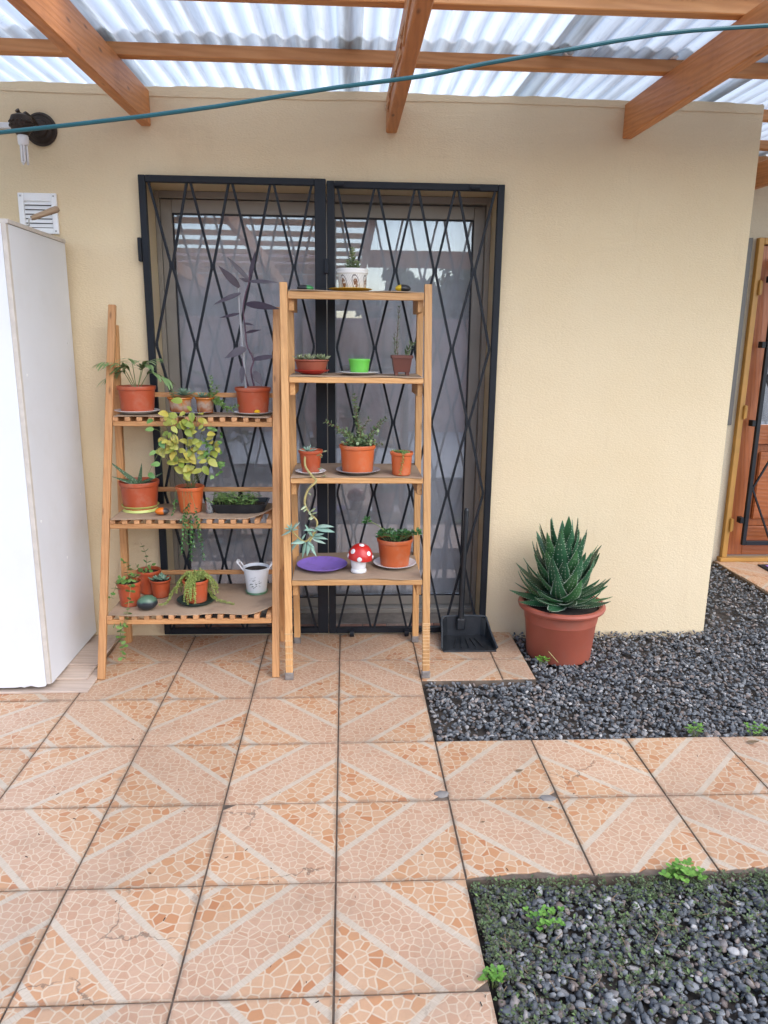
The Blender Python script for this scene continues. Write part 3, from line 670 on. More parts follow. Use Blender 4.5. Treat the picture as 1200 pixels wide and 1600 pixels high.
def sash(x0, x1, y, z0=0.061, z1=2.079, st=0.052, bot=0.048):
    mb = MB(); y1 = y+0.024
    mb.box(x0, x0+st, y, y1, z0, z1, 0.002); mb.box(x1-st, x1, y, y1, z0, z1, 0.002)
    mb.box(x0+st+.0003, x1-st-.0003, y, y1, z0, z0+bot, 0.002); mb.box(x0+st+.0003, x1-st-.0003, y, y1, z1-st-0.008, z1, 0.002)
    s_ = obj('sash', mb, 'alu', sd_)
    gk = MB(); a, b, c_, d_ = x0+st+.0006, x1-st-.0006, z0+bot+.0003, z1-st-.0083; e_ = 0.007
    for bx in ((a, a+e_, c_, d_), (b-e_, b, c_, d_), (a+e_, b-e_, c_, c_+e_), (a+e_, b-e_, d_-e_, d_)):
        gk.box(bx[0], bx[1], y+0.003, y+0.020, bx[2], bx[3])
    obj('gasket', gk, 'gasket', s_)
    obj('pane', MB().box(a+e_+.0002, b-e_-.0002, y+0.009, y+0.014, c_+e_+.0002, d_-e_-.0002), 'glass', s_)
sash(FX0+0.031, -0.045, 0.222)
sash(-0.100, FX1-0.031, 0.249)
# curtains
def curtain(x0, x1, y, ph, label):
    nx, nz = 130, 8; vs = []
    for k in range(nz+1):
        z = 0.06+(2.20-0.06)*k/nz
        for i in range(nx+1):
            u = i/nx; x = x0+(x1-x0)*u
            amp = 0.011+0.006*math.sin(x*3.1+ph)
            vs.append((x+0.01*math.sin(z*1.3+x*7), y+amp*math.sin(x*44+ph+0.5*math.sin(x*9+ph)+0.25*math.sin(z*2+x*5))+0.008*math.sin(x*6+z*0.7+ph), z))
    fs = [(k*(nx+1)+i, k*(nx+1)+i+1, (k+1)*(nx+1)+i+1, (k+1)*(nx+1)+i) for k in range(nz) for i in range(nx)]
    mb = MB(); mb.add(vs, fs, True)
    return tag(obj('curtain', mb, 'curtain'), label, 'curtain', 'sheer curtains behind the sliding door')
curtain(-0.95, -0.07, 0.322, 0.4, 'grey sheer curtain behind the left pane of the sliding door')
curtain(-0.10, 0.85, 0.350, 2.1, 'pale sheer curtain behind the right pane of the sliding door')
obj('curtain_rod', MB().tube([(-1.1, 0.395, 2.215), (1.0, 0.395, 2.215)], 0.011, 10), 'curtain_rod', house)

# ------------------------------------------------------------------ hinged security grilles
def grille(x0, x1, z0, z1, label, sl, sr, y=-0.018, per=4, levels=6, name='security_grille', hinge=None):
    root = thing(name, label, 'grille', ((x0+x1)/2, y, z0), 'black iron lattice grilles')
    f = MB(); t = 0.028; d = 0.026
    f.box(x0, x0+sl, y-d/2, y+d/2, z0, z1, 0.002); f.box(x1-sr, x1, y-d/2, y+d/2, z0, z1, 0.002)
    f.box(x0+sl+.0004, x1-sr-.0004, y-d/2, y+d/2, z1-t, z1, 0.002); f.box(x0+sl+.0004, x1-sr-.0004, y-d/2, y+d/2, z0, z0+t, 0.002)
    obj('frame', f, 'iron', root)
    a, b = x0+sl+0.004, x1-sr-0.004; n2 = per*2; cw_ = (b-a)/n2; zs = [z1-t-(z1-z0-2*t)*k/levels for k in range(levels+1)]
    for c_ in range(n2):
        pts = []
        for k in range(levels+1):
            left = (k+c_) % 2 == 0
            inset = 0.0085 if k in (0, levels) else 0.0052
            x = a+c_*cw_+inset if left else a+(c_+1)*cw_-inset
            if 0 < k < levels:
                pts.append((x, y, zs[k]+0.010)); pts.append((x, y, zs[k]-0.010))
            else: pts.append((x, y, zs[k]))
        mb = MB(); hw, hd = 0.0052, 0.0060
        for (xa, _, za), (xb, _, zb) in zip(pts[:-1], pts[1:]):
            L = math.hypot(xb-xa, zb-za); mb.box(-L/2, L/2, -hd, hd, -hw, hw, 0, 0, frame(((xa+xb)/2, y, (za+zb)/2), (xb-xa, 0, zb-za), (0, 1, 0)) @ Matrix.Rotation(PI/2, 4, 'X'))
        obj('lattice_bar', mb, 'iron', root)
    return root
gl_ = grille(-0.868, -0.0585, 0.014, 2.133, 'left black iron lattice grille across the sliding door, hinged at its left edge', 0.030, 0.050)
gr_ = grille(-0.0535, 0.735, 0.012, 2.126, 'right black iron lattice grille across the sliding door', 0.034, 0.030)
obj('hinge', MB().box(-0.884, -0.8685, -0.040, -0.001, 1.775, 1.875, 0.003), 'iron', gl_)
obj('hinge', MB().box(-0.884, -0.8685, -0.040, -0.001, 0.25, 0.35, 0.003), 'iron', gl_)
obj('lock_box', MB().box(-0.066, -0.046, -0.048, -0.0315, 1.735, 1.800, 0.003), 'iron', gl_)
for x in (0.00, 0.60): obj('latch', MB().tube([(x-0.022, -0.038, 2.108), (x+0.022, -0.038, 2.108)], 0.009, 8), 'iron', gr_)
for x in (0.06, 0.335): obj('caster', MB().tube([(x-0.010, -0.045, 0.0185), (x+0.010, -0.045, 0.0185)], 0.018, 14).box(x-0.007, x+0.007, -0.046, -0.0315, 0.018, 0.034), 'iron', gr_)

# ------------------------------------------------------------------ recessed porch: window and wooden door
pw = thing('porch_window', 'dark grey aluminium window beside the wooden porch door', 'window', (2.3, 1.27, 0.93))
mb = MB(); mb.box(2.021, 2.07, 1.235, 1.32, 0.931, 2.099, 0.003); mb.box(2.512, 2.571, 1.235, 1.32, 0.931, 2.099, 0.003)
mb.box(2.0705, 2.5115, 1.235, 1.32, 0.931, 0.985, 0.003); mb.box(2.0705, 2.5115, 1.235, 1.32, 2.045, 2.099, 0.003)
obj('frame', mb, 'alu_dark', pw)
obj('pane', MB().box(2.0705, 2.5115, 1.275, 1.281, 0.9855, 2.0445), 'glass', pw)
pd = thing('porch_door', 'varnished reddish wooden porch door with a glazed top in a yellow frame', 'door', (3.05, 1.26, 0.0))
mb = MB(); mb.box(2.6005, 2.636, 1.215, 1.33, 0.03, 2.099, 0.003); mb.box(3.484, 3.5195, 1.215, 1.33, 0.03, 2.099, 0.003)
mb.box(2.6365, 3.4835, 1.215, 1.33, 2.060, 2.099, 0.003); mb.box(2.585, 3.5195, 1.20, 1.33, 0.001, 0.0295, 0.003)
obj('jamb', mb, 'yellow_paint', pd)
DX0, DX1 = 2.639, 3.481
board('stile', (DX0+0.055, 1.262, 0.04), (DX0+0.055, 1.262, 2.055), 0.110, 0.040, 'doorwood', pd, (0, 1, 0))
board('stile', (DX1-0.055, 1.262, 0.04), (DX1-0.055, 1.262, 2.055), 0.110, 0.040, 'doorwood', pd, (0, 1, 0))
for z, h in ((0.14, 0.20), (0.87, 0.13), (1.99, 0.12)): board('rail', (DX0+0.1105, 1.262, z), (DX1-0.1105, 1.262, z), 0.038, h, 'doorwood', pd)
board('panel', (3.06, 1.270, 0.2405), (3.06, 1.270, 0.8045), 0.615, 0.014, 'doorwood', pd, (0, 1, 0), 0.004)
pn = MB().box(2.795, 3.325, 1.248, 1.2625, 0.29, 0.755, 0.010); obj('raised_panel', pn, 'doorwood', pd)
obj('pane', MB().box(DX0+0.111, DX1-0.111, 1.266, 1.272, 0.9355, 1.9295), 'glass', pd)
for z in (0.26, 1.02, 1.80): obj('hinge', MB().tube([(2.634, 1.206, z-0.045), (2.634, 1.206, z+0.045)], 0.008, 8).box(2.628, 2.652, 1.206, 1.214, z-0.04, z+0.04), 'yellow_paint', pd)
pg = grille(2.70, 3.46, 0.13, 1.985, 'black iron lattice grille in front of the wooden porch door', 0.026, 0.026, y=1.172, per=2, levels=5)
for z in (0.30, 0.95, 1.45, 1.85): obj('bracket', MB().box(2.672, 2.700, 1.166, 1.215, z-0.02, z+0.02, 0.002), 'iron', pg)
tag(obj('doormat', MB().box(2.80, 3.40, 0.76, 1.12, 0.0005, 0.010, 0.003), 'gasket'), 'dark bordered purple doormat on the porch landing', 'doormat')
obj('mat_top', MB().box(2.835, 3.365, 0.795, 1.085, 0.0105, 0.013), 'purple', bpy.data.objects['doormat'])

# ------------------------------------------------------------------ pergola roof
roof = thing('patio_roof', 'pergola roof of orange varnished timber under translucent corrugated sheets', 'roof', (0, -1.5, 2.45))
SL = 0.032
bt = lambda y: 2.472+SL*y           # top of the rafters
def rafter(x, y0, y1, wd=0.044, hh=0.140, lab=None):
    o = board('rafter', (x, y0, bt(y0)-hh/2), (x, y1, bt(y1)-hh/2), wd, hh, 'beam', roof, (0, 0, 1), 0.004)
    if lab: o['label'] = lab
    return o
rafter(-0.828, -0.001, -6.6); rafter(0.229, -0.001, -6.6, 0.048, 0.142, 'rafter with a rough splintered face'); rafter(1.278, -0.001, -2.5)
rafter(2.505, 1.249, -2.5); rafter(-1.89, -0.001, -6.6)
# splinters along the rough face of the middle rafter
for k in range(16):
    y = -0.05-k*0.07; L = random.uniform(0.12, 0.3)
    board('splinter', (0.2035, y, bt(y)-random.uniform(0.05, 0.125)), (0.2035, y-L, bt(y-L)-random.uniform(0.05, 0.12)), 0.010, 0.012, 'slat', roof, (0, 0, 1), 0.001)
for k in range(12):
    y = -0.417-0.56*k
    x1 = 3.4 if k < 4 else 0.25
    board('purlin', (-3.0, y, bt(y)+0.0225), (x1, y, bt(y)+0.0225), 0.046, 0.045, 'purlin', roof)
for y in (0.21, 0.80, 1.20): board('purlin', (1.93, y, bt(y)+0.0225), (4.3, y, bt(y)+0.0225), 0.046, 0.045, 'purlin', roof)
for px, py in ((890, 93), (1054, 101)):
    p = at(px, py, -0.455); obj('spacer', MB().box(p.x-0.018, p.x+0.018, -0.452, -0.402, bt(-.42)+0.0455, bt(-.42)+0.062, 0.006), 'white_plastic', roof)
PER, AMP = 0.076, 0.0088
def sheet(x0, x1, y0, y1, dz, mat):
    nx = int((x1-x0)/PER*10); ny = max(2, int(abs(y1-y0)/0.35)); vs = []
    for j in range(ny+1):
        y = y0+(y1-y0)*j/ny
        for i in range(nx+1):
            x = x0+(x1-x0)*i/nx
            vs.append((x, y, bt(y)+0.046+AMP+dz+AMP*math.cos(2*PI*x/PER)+0.0015*math.sin(x*5+y*3)))
    fs = [(j*(nx+1)+i, j*(nx+1)+i+1, (j+1)*(nx+1)+i+1, (j+1)*(nx+1)+i) for j in range(ny) for i in range(nx)]
    mb = MB(); mb.add(vs, fs, True); return obj('roof_sheet', mb, mat, roof)
EDG = [-3.1, -1.70, -0.86, 0.045, 0.83, 1.70, 2.55, 3.5]
for k in range(7):
    a, b = EDG[k]-0.045, EDG[k+1]+0.045; dz = 0.004*(k % 2)
    mt = 'sheet_grey' if k >= 4 else 'sheet'
    sheet(a, b, 0.45 if k < 4 else 1.5, -0.52, dz+0.008, mt)
    sheet(a, b, -0.36, -1.10, dz, mt)
board('fascia', (0.26, -3.95, 2.27), (4.5, -3.95, 2.27), 0.04, 0.17, 'beam', roof)

# clothes line across the front
pts = [(-60, 213), (0, 207), (115, 194.5), (230, 181), (340, 166), (450, 148.5), (530, 136), (600, 127), (660, 119), (700, 111.5), (725, 106), (760, 99), (830, 87), (900, 75.5), (960, 64.5), (1025, 54), (1080, 48), (1135, 44), (1200, 40), (1300, 34)]
tag(obj('clothesline', MB().tube([at(a, b, -2.35) for a, b in pts], 0.0030, 8), 'cord'), 'teal plastic clothesline strung across below the pergola rafters', 'clothesline')

# ------------------------------------------------------------------ wall fittings
p = at(65, 203, 0)
lamp = thing('wall_lamp', 'ornate dark bronze wall lamp with a bare tube bulb', 'lamp', (p.x, 0, p.z))
ax = Matrix.Rotation(PI/2, 3, 'X')
obj('backplate', MB().lathe([(0.0, 0.001), (0.066, 0.001), (0.067, 0.008), (0.058, 0.013), (0.055, 0.012), (0.048, 0.020), (0.036, 0.022), (0.032, 0.030), (0.016, 0.036), (0.0, 0.037)], 36, (p.x, 0, p.z), ax=ax), 'bronze', lamp)
q = Vector((p.x-0.030, -0.13, p.z-0.005))
obj('arm', MB().tube([(p.x, -0.03, p.z), (p.x-0.004, -0.08, p.z+0.02), (p.x-0.016, -0.115, p.z+0.032), q+Vector((0, 0, 0.02))], 0.009, 8).tube([(p.x-0.03, -0.06, p.z+0.028), (p.x-0.055, -0.08, p.z+0.042), (p.x-0.06, -0.09, p.z+0.052)], [0.006, 0.007, 0.010], 8), 'bronze', lamp)
obj('socket', MB().lathe([(0.0, 0.030), (0.020, 0.030), (0.038, 0.022), (0.045, 0.004), (0.046, -0.018), (0.040, -0.030), (0.032, -0.036), (0.024, -0.048), (0.0, -0.048)], 28, q), 'bronze', lamp)
beads = MB()
for k in range(16):
    for zz in (-0.002, -0.016):
        a = 2*PI*(k+0.5*(zz < -0.01))/16; beads.lathe([(0.0, 0.005), (0.004, 0.003), (0.005, 0), (0.004, -0.003), (0, -0.005)], 6, (q.x+0.0455*math.cos(a), q.y+0.0455*math.sin(a), q.z+zz))
tag(obj('beading', beads, 'bronze', lamp), kind='stuff')
bl_ = obj('bulb', MB().lathe([(0.0, -0.049), (0.019, -0.049), (0.022, -0.056), (0.021, -0.082), (0.017, -0.088), (0, -0.088)], 24, q), 'white_plastic', lamp)
tb = MB()
for k in range(3):
    a = k*2*PI/3+0.4; o1 = Vector((0.012*math.cos(a-.35), 0.012*math.sin(a-.35), 0)); o2 = Vector((0.012*math.cos(a+.55), 0.012*math.sin(a+.55), 0))
    tb.tube([q+o1+Vector((0, 0, -0.0885)), q+o1+Vector((0, 0, -0.150)), q+(o1+o2)/2+Vector((0, 0, -0.158)), q+o2+Vector((0, 0, -0.150)), q+o2+Vector((0, 0, -0.0885))], 0.0048, 8)
obj('bulb_tube', tb, 'white_china', bl_)
tag(obj('cable_cover', MB().box(-1.9, p.x-0.060, -0.016, -0.001, p.z-0.001, p.z+0.023, 0.003), 'white_plastic'), 'white plastic cable cover running left from the wall lamp', 'cable cover')

vx0, vx1, vz0, vz1 = -1.390, -1.226, 1.885, 2.052
vent = thing('air_vent', 'white square louvred air vent on the wall above the cabinet', 'vent', ((vx0+vx1)/2, 0, (vz0+vz1)/2))
f = MB(); e_ = 0.024
f.box(vx0, vx0+e_, -0.014, -0.001, vz0, vz1, 0.002); f.box(vx1-e_, vx1, -0.014, -0.001, vz0, vz1, 0.002)
f.box(vx0+e_+.0003, vx1-e_-.0003, -0.014, -0.001, vz1-0.034, vz1, 0.002); f.box(vx0+e_+.0003, vx1-e_-.0003, -0.014, -0.001, vz0, vz0+e_, 0.002)
obj('vent_frame', f, 'white_plastic', vent)
obj('backing', MB().box(vx0+e_+.001, vx1-e_-.001, -0.003, -0.001, vz0+e_+.001, vz1-0.035), 'gasket', vent)
for k in range(6):
    z = vz0+e_+0.010+k*0.0185
    obj('louvre', MB().box(-0.057, 0.057, -0.0015, 0.0015, -0.008, 0.008, 0, 0), 'white_plastic', vent, T_((vx0+vx1)/2, -0.0095, z) @ Matrix.Rotation(R(-28), 4, 'X'))
for x in (vx0+0.012, vx1-0.012):
    for z in (vz0+0.012, vz1-0.012): obj('screw', MB().lathe([(0, 0.0165), (0.003, 0.016), (0.0042, 0.0143), (0, 0.0143)], 10, (x, 0, z), ax=ax), 'steel', vent)

# ------------------------------------------------------------------ white cabinet and the planks under it
PK = [(-0.632, -0.415, 0.0005, 0.0100, -1.046), (-0.530, -0.300, 0.0105, 0.0200, -1.082), (-0.410, -0.170, 0.0205, 0.0300, -1.072), (-0.285, -0.030, 0.0305-0.030, 0.0100, -1.090)]
labs = ['lowest laminate plank, its end showing in front of the white cabinet', 'second laminate plank from the front, under the white cabinet', 'third laminate plank from the front, under the white cabinet', 'rearmost laminate plank, by the wall under the white cabinet']
for (a, b, z0, z1, xr), lb in zip(PK, labs):
    o = board('laminate_plank', (-1.92, (a+b)/2, (z0+z1)/2), (xr, (a+b)/2+0.01, (z0+z1)/2), b-a, z1-z0, 'plank', None, (0, 0, 1), 0.0015)
    tag(o, lb, 'plank', 'laminate planks under the cabinet')
cab = thing('cabinet', 'tall white melamine cabinet at left on laminate planks', 'cabinet', (-1.55, -0.31, 0.031))
CX0, CX1, CY0, CY1, CZ0, CZ1 = -1.95, -1.197, -0.600, -0.035, 0.031, 1.860
body = MB(); body.box(CX0, CX1-0.016, CY0+0.0005, CY1, CZ0, CZ1-0.016)
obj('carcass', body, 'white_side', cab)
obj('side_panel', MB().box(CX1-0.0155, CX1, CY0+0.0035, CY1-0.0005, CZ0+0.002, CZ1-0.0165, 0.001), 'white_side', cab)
obj('top_panel', MB().box(CX0-0.004, CX1+0.004, CY0-0.004, CY1, CZ1-0.0155, CZ1, 0.001), 'edge_strip', cab)
pts_ = [(CX1-0.017, CZ1-0.018), (CX0, CZ1-0.018), (CX0, CZ0-0.006)]
rj = random.Random(4); x = CX0
while x < CX1-0.03:
    x += rj.uniform(0.006, 0.03); pts_.append((min(x, CX1-0.019), CZ0-0.006+(rj.uniform(0.004, 0.010) if x > CX1-0.13 and rj.random() < 0.6 else rj.uniform(0, 0.0015))))
pts_.append((CX1-0.017, CZ0+0.006)); n = len(pts_)
mb = MB(); mb.add([(a, CY0-0.018, b) for a, b in pts_]+[(a, CY0-0.0005, b) for a, b in pts_], [tuple(range(n)), tuple(range(2*n-1, n-1, -1))]+[(i, i+n, (i+1) % n+n, (i+1) % n) for i in range(n)], False)
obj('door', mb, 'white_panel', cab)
obj('edge_strip', MB().box(CX1-0.0165, CX1+0.0005, CY0-0.0165, CY0+0.003, CZ0+0.008, CZ1-0.017, 0.0012), 'edge_strip', cab)
for yy, z in ((-0.555, 1.30), (-0.10, 1.31), (-0.555, 0.72), (-0.10, 0.74), (-0.10, 1.42), (-0.32, 0.5)):
    obj('screw_cap', MB().lathe([(0, 0.0022), (0.005, 0.0016), (0.0062, 0.0002), (0, 0.0002)], 10, (CX1, yy, z), ax=Matrix.Rotation(PI/2, 3, 'Y')), 'white_plastic', cab)
h0, h1 = at(49, 341, -0.42), at(91, 326, -0.36)
tool = thing('hand_tool', 'old wooden tool handle with a metal tang lying on the white cabinet', 'tool', (h0.x, h0.y, CZ1))
d = (h1-h0); L = d.length
hb = MB().lathe([(0.0, 0), (0.008, 0.0), (0.010, 0.012), (0.0105, L*0.4), (0.0125, L*0.75), (0.013, L*0.93), (0.010, L), (0, L)], 14, (0, 0, 0), ax=Matrix.Rotation(PI/2, 3, 'Y'))
obj('handle', hb, 'oldwood', tool, frame(h0, d))
obj('tang', MB().tube([h0+d*0.03, h0-d*0.10, (h0.x-0.010, h0.y, CZ1+0.0035), (h0.x-0.05, h0.y+0.03, CZ1+0.0035)], 0.003, 6), 'steel', tool)

# ------------------------------------------------------------------ plant stands
def card(name, x0, x1, y0, y1, z, lab, curl=0.0, ragged=True):
    n = 26; m_ = 8; vs = []
    for k in range(m_+1):
        for i in range(n+1):
            u, v = i/n, k/m_
            yf = y0+(0.008*math.sin(u*7+x0*9)+0.006*math.sin(u*19+z*5) if ragged else 0)
            if curl and u > 0.82: yf += curl*0.10*((u-0.82)/0.18)**2
            y = yf+(y1-yf)*v
            zz = z+0.0015*math.sin(u*11+v*3)+0.0015
            if curl and u > 0.8: zz += curl*0.030*((u-0.8)/0.2)**2*(1-v)**1.5
            vs.append((x0+(x1-x0)*u, y, zz+0.0035))
    k2 = len(vs); vs += [(a, b, c_-0.0035) for a, b, c_ in vs]
    N = n+1
    fs = [(k*N+i, k*N+i+1, (k+1)*N+i+1, (k+1)*N+i) for k in range(m_) for i in range(n)]
    fs += [(k2+(k+1)*N+i, k2+(k+1)*N+i+1, k2+k*N+i+1, k2+k*N+i) for k in range(m_) for i in range(n)]
    fs += [(i, k2+i, k2+i+1, i+1) for i in range(n)]+[(m_*N+i+1, k2+m_*N+i+1, k2+m_*N+i, m_*N+i) for i in range(n)]
    fs += [((k+1)*N, k2+(k+1)*N, k2+k*N, k*N) for k in range(m_)]+[(k*N+n, k2+k*N+n, k2+(k+1)*N+n, (k+1)*N+n) for k in range(m_)]
    mb = MB(); mb.add(vs, fs, True); return tag(obj(name, mb, 'card'), lab, 'cardboard', 'cardboard sheets lining the shelves')

# left: A-frame stand with slatted shelves
LS = thing('plant_stand', 'wider pine plant stand with slatted shelves, in front of the left grille', 'plant stand', (-0.65, -0.3, 0), 'wooden plant stands')
lx0, lx1 = -1.030, -0.278
fy = lambda z: -0.494+0.258*z
for x, lean in ((lx0, 0.034), (lx1, 0.0)):
    board('front_leg', (x, fy(0), 0.0), (x+lean, fy(1.585), 1.585), 0.032, 0.020, 'pine_red', LS, (0, 1, 0.25), 0.002)
    board('rear_leg', (x+0.001, -0.085, 0.0), (x+lean*0.9+0.001, -0.070, 1.50), 0.032, 0.030, 'pine_red', LS, (0, 1, 0), 0.002)
SH = [(1.068, -0.212), (0.633, -0.325), (0.230, -0.430)]
for z, yf in SH:
    dx = 0.034*z/1.585
    xa, xb = lx0+dx+0.0185, lx1-0.0185
    board('shelf_rail', (xa, yf-0.001, z+0.0105), (xb, yf-0.001, z+0.0105), 0.020, 0.021, 'pine_red', LS, (0, 0, 1), 0.002)
    board('shelf_rail', (xa, -0.045, z+0.0105), (xb, -0.045, z+0.0105), 0.020, 0.021, 'pine_red', LS, (0, 0, 1), 0.002)
    for k in range(14):
        x = xa+0.012+(xb-xa-0.024)*k/13
        board('slat', (x, yf-0.0125, z+0.031), (x, -0.022, z+0.031), 0.023, 0.019, 'slat', LS, (0, 0, 1), 0.002)
    board('back_rail', (xa-0.016, -0.103, z+0.130), (xb+0.016, -0.103, z+0.130), 0.012, 0.021, 'pine_red', LS, (0, 0, 1), 0.002)
    for xx in (xa+0.001, xb-0.001):
        board('side_rail', (xx, yf+0.011, z+0.0105), (xx, -0.056, z+0.0105), 0.014, 0.020, 'pine_red', LS, (0, 0, 1), 0.002)
card('cardboard', lx0+0.050, lx1-0.030, -0.222, -0.02, SH[0][0]+0.0405, 'thin dark cardboard lining the top shelf of the slatted stand')
card('cardboard', lx0+0.040, lx1-0.022, -0.337, -0.02, SH[1][0]+0.0405, 'curled cardboard lining the middle shelf of the slatted stand', 1.0)
card('cardboard', lx0+0.030, lx1-0.022, -0.442, -0.02, SH[2][0]+0.0405, 'cardboard with a rounded corner lining the bottom shelf of the slatted stand', 0.6)

# right: narrow ladder stand with solid shelves
RS = thing('plant_stand', 'narrower pine ladder stand with four solid shelves, between the two grilles', 'plant stand', (0.08, -0.3, 0), 'wooden plant stands')
rx0, rx1 = -0.217, 0.381
gy = lambda z: -0.516+0.114*z
tilt = -0.010
for x in (rx0, rx1):
    board('front_leg', (x, gy(0.03), 0.03), (x+tilt, gy(1.675), 1.675), 0.031, 0.022, 'pine', RS, (0, 1, 0.12), 0.002)
    obj('foot_cap', MB().box(x-0.0185, x+0.0185, gy(0.02)-0.0135, gy(0.02)+0.0135, 0.0, 0.034, 0.003), 'cap_grey', RS)
    xi = x+(0.010 if x < 0 else -0.010)
    board('rear_leg', (xi, -0.115, 0.03), (xi+tilt, -0.100, 1.640), 0.030, 0.026, 'pine', RS, (0, 1, 0), 0.002)
    obj('foot_cap', MB().box(xi-0.0165, xi+0.0165, -0.130, -0.100, 0.0, 0.034, 0.003), 'cap_grey', RS)
for x, zs_ in ((rx0, (0.205, 0.175, 0.150, 0.146, 0.120, 0.095, 0.091, 0.064)), (rx1, (0.245, 0.238, 0.226, 0.215, 0.204, 0.190, 0.176, 0.160, 0.146, 0.130, 0.112, 0.096, 0.080, 0.062))):
    for z in zs_:
        y = gy(z); h_ = random.uniform(0.0012, 0.003); xx = x+tilt*z/1.675
        obj('string_wrap', MB().box(xx-0.0168, xx+0.0168, y-0.0126, y+0.0126, z-h_, z+h_, 0.0008), 'string', RS)
RZ = [1.640, 1.294, 0.876, 0.438]
for z in RZ:
    t_ = tilt*z/1.675; xa, xb = rx0+t_+0.0175, rx1+t_-0.0175; yf = gy(z)
    th = 0.030 if z > 1.6 else 0.023
    board('shelf_rail', (xa, yf, z-th/2), (xb, yf, z-th/2), 0.020, th, 'pine', RS, (0, 0, 1), 0.002)
    n = 4; wd = (-0.06-(yf+0.011))/n
    for k in range(n):
        y = yf+0.011+wd*(k+0.5)
        board('shelf_board', (xa+0.001, y, z-0.007), (xb-0.001, y, z-0.007), wd-0.002, 0.013, 'pine', RS, (0, 0, 1), 0.0015)
    for xx, s_ in ((xa+0.012, 1), (xb-0.012, -1)):
        board('shelf_cleat', (xx, yf+0.0105, z-0.046), (xx, -0.080, z-0.046), 0.022, 0.062 if z > 0.5 else 0.058, 'pine', RS, (0, 0, 1), 0.002)
CD = 0.0045
for z, lb in zip(RZ, ('dark cardboard lining the top shelf of the ladder stand', 'dark cardboard lining the second shelf of the ladder stand', 'curled cardboard lining the third shelf of the ladder stand', 'light cardboard lining the lowest shelf of the ladder stand')):
    t_ = tilt*z/1.675
    card('cardboard', rx0+t_+0.020, rx1+t_-0.020, gy(z)-0.006, -0.065, z+0.0005, lb)
ZL = [s[0]+0.0475 for s in SH]       # standing heights on the left shelves
ZR = [z+0.0075 for z in RZ]          # and on the right ones

# ------------------------------------------------------------------ pots and plants
def pot_mb(h, rt, rb, rim=0.16, lip=0.006, n=32, soil=0.12):
    rm = rt-lip; zr = h*(1-rim)
    return MB().lathe([(rb*0.86, 0.002), (rb*0.92, 0.0), (rb, 0.003), (rb+(rm-rb)*0.5, zr*0.5), (rm, zr), (rt-0.002, zr+0.003), (rt, h-0.004), (rt-0.001, h), (rt-0.005, h-0.001), (rm-0.003, zr), (rb+(rm-rb)*0.6, h*0.55), (0.0, h*0.5)], n)
def soil_mb(r_, z, n=24):
    vs = [(0, 0, z+0.004)]; fs = []
    for k in range(1, 4):
        for j in range(n):
            a = 2*PI*j/n; q_ = r_*k/3; vs.append((q_*math.cos(a), q_*math.sin(a), z+random.uniform(-0.003, 0.003)*(k < 3)))
    fs += [(0, 1+j, 1+(j+1) % n) for j in range(n)]
    for k in range(2): fs += [(1+k*n+j, 1+(k+1)*n+j, 1+(k+1)*n+(j+1) % n, 1+k*n+(j+1) % n) for j in range(n)]
    mb = MB(); mb.add(vs, fs, True); return mb
def potted(name, label, cat, x, y, z, h, rt, rb, mat='terra', group=None, soil=0.13, mesh=None):
    root = thing(name, label, cat, (x, y, z), group)
    obj('pot', mesh or pot_mb(h, rt, rb), mat, root, T_(x, y, z))
    if soil is not None:
        sz = h*(1-soil); rs = (rt-0.0065) if sz > h*0.84 else (rb+(rt-rb)*sz/h-0.006)
        obj('soil', soil_mb(rs, sz), 'soil', root, T_(x, y, z))
    root['top'] = z+h*(1-(soil or 0)); return root
def plate(label, x, y, z, r_, h, mat, group='saucers and plates under the pots', foot=0.6, name='saucer', lip=0.003):
    mb = MB().lathe([(0, 0.001), (r_*foot*0.95, 0.0), (r_*foot, 0.001), (r_*0.85, h*0.55), (r_, h-0.001), (r_-0.001, h), (r_*0.84, h*0.55+lip), (r_*foot*0.9, 0.004), (0, 0.004)], 40)
    return tag(obj(name, mb, mat, None, T_(x, y, z)), label, 'saucer', group)
def P3(px, py, Y): return at(px, py, Y)
leaf_lib = {}
def lmesh(key, *a, **k):
    if key not in leaf_lib: leaf_lib[key] = MB().leaf(Matrix.Identity(4), *a, **k).mesh('leaf')
    return leaf_lib[key]
def put_leaf(root, key, mat, base, d, up=(0, 0, 1), s=1.0, *a, **k):
    me = lmesh((key, mat), *a, **k)
    return obj('leaf', me, mat, root, frame(base, d, up) @ Matrix.Diagonal((s, s, s, 1)))
def rv(a=1.0): return Vector((random.uniform(-a, a), random.uniform(-a, a), random.uniform(-a, a)))
def spline(pts, n=5):
    pts = [Vector(p) for p in pts]; out = []
    for i in range(len(pts)-1):
        p0, p1, p2, p3 = pts[max(i-1, 0)], pts[i], pts[i+1], pts[min(i+2, len(pts)-1)]
        for k in range(n):
            t = k/n; out.append(0.5*((2*p1)+(p2-p0)*t+(2*p0-5*p1+4*p2-p3)*t*t+(3*p1-p0-3*p2+p3)*t**3))
    out.append(pts[-1]); return out
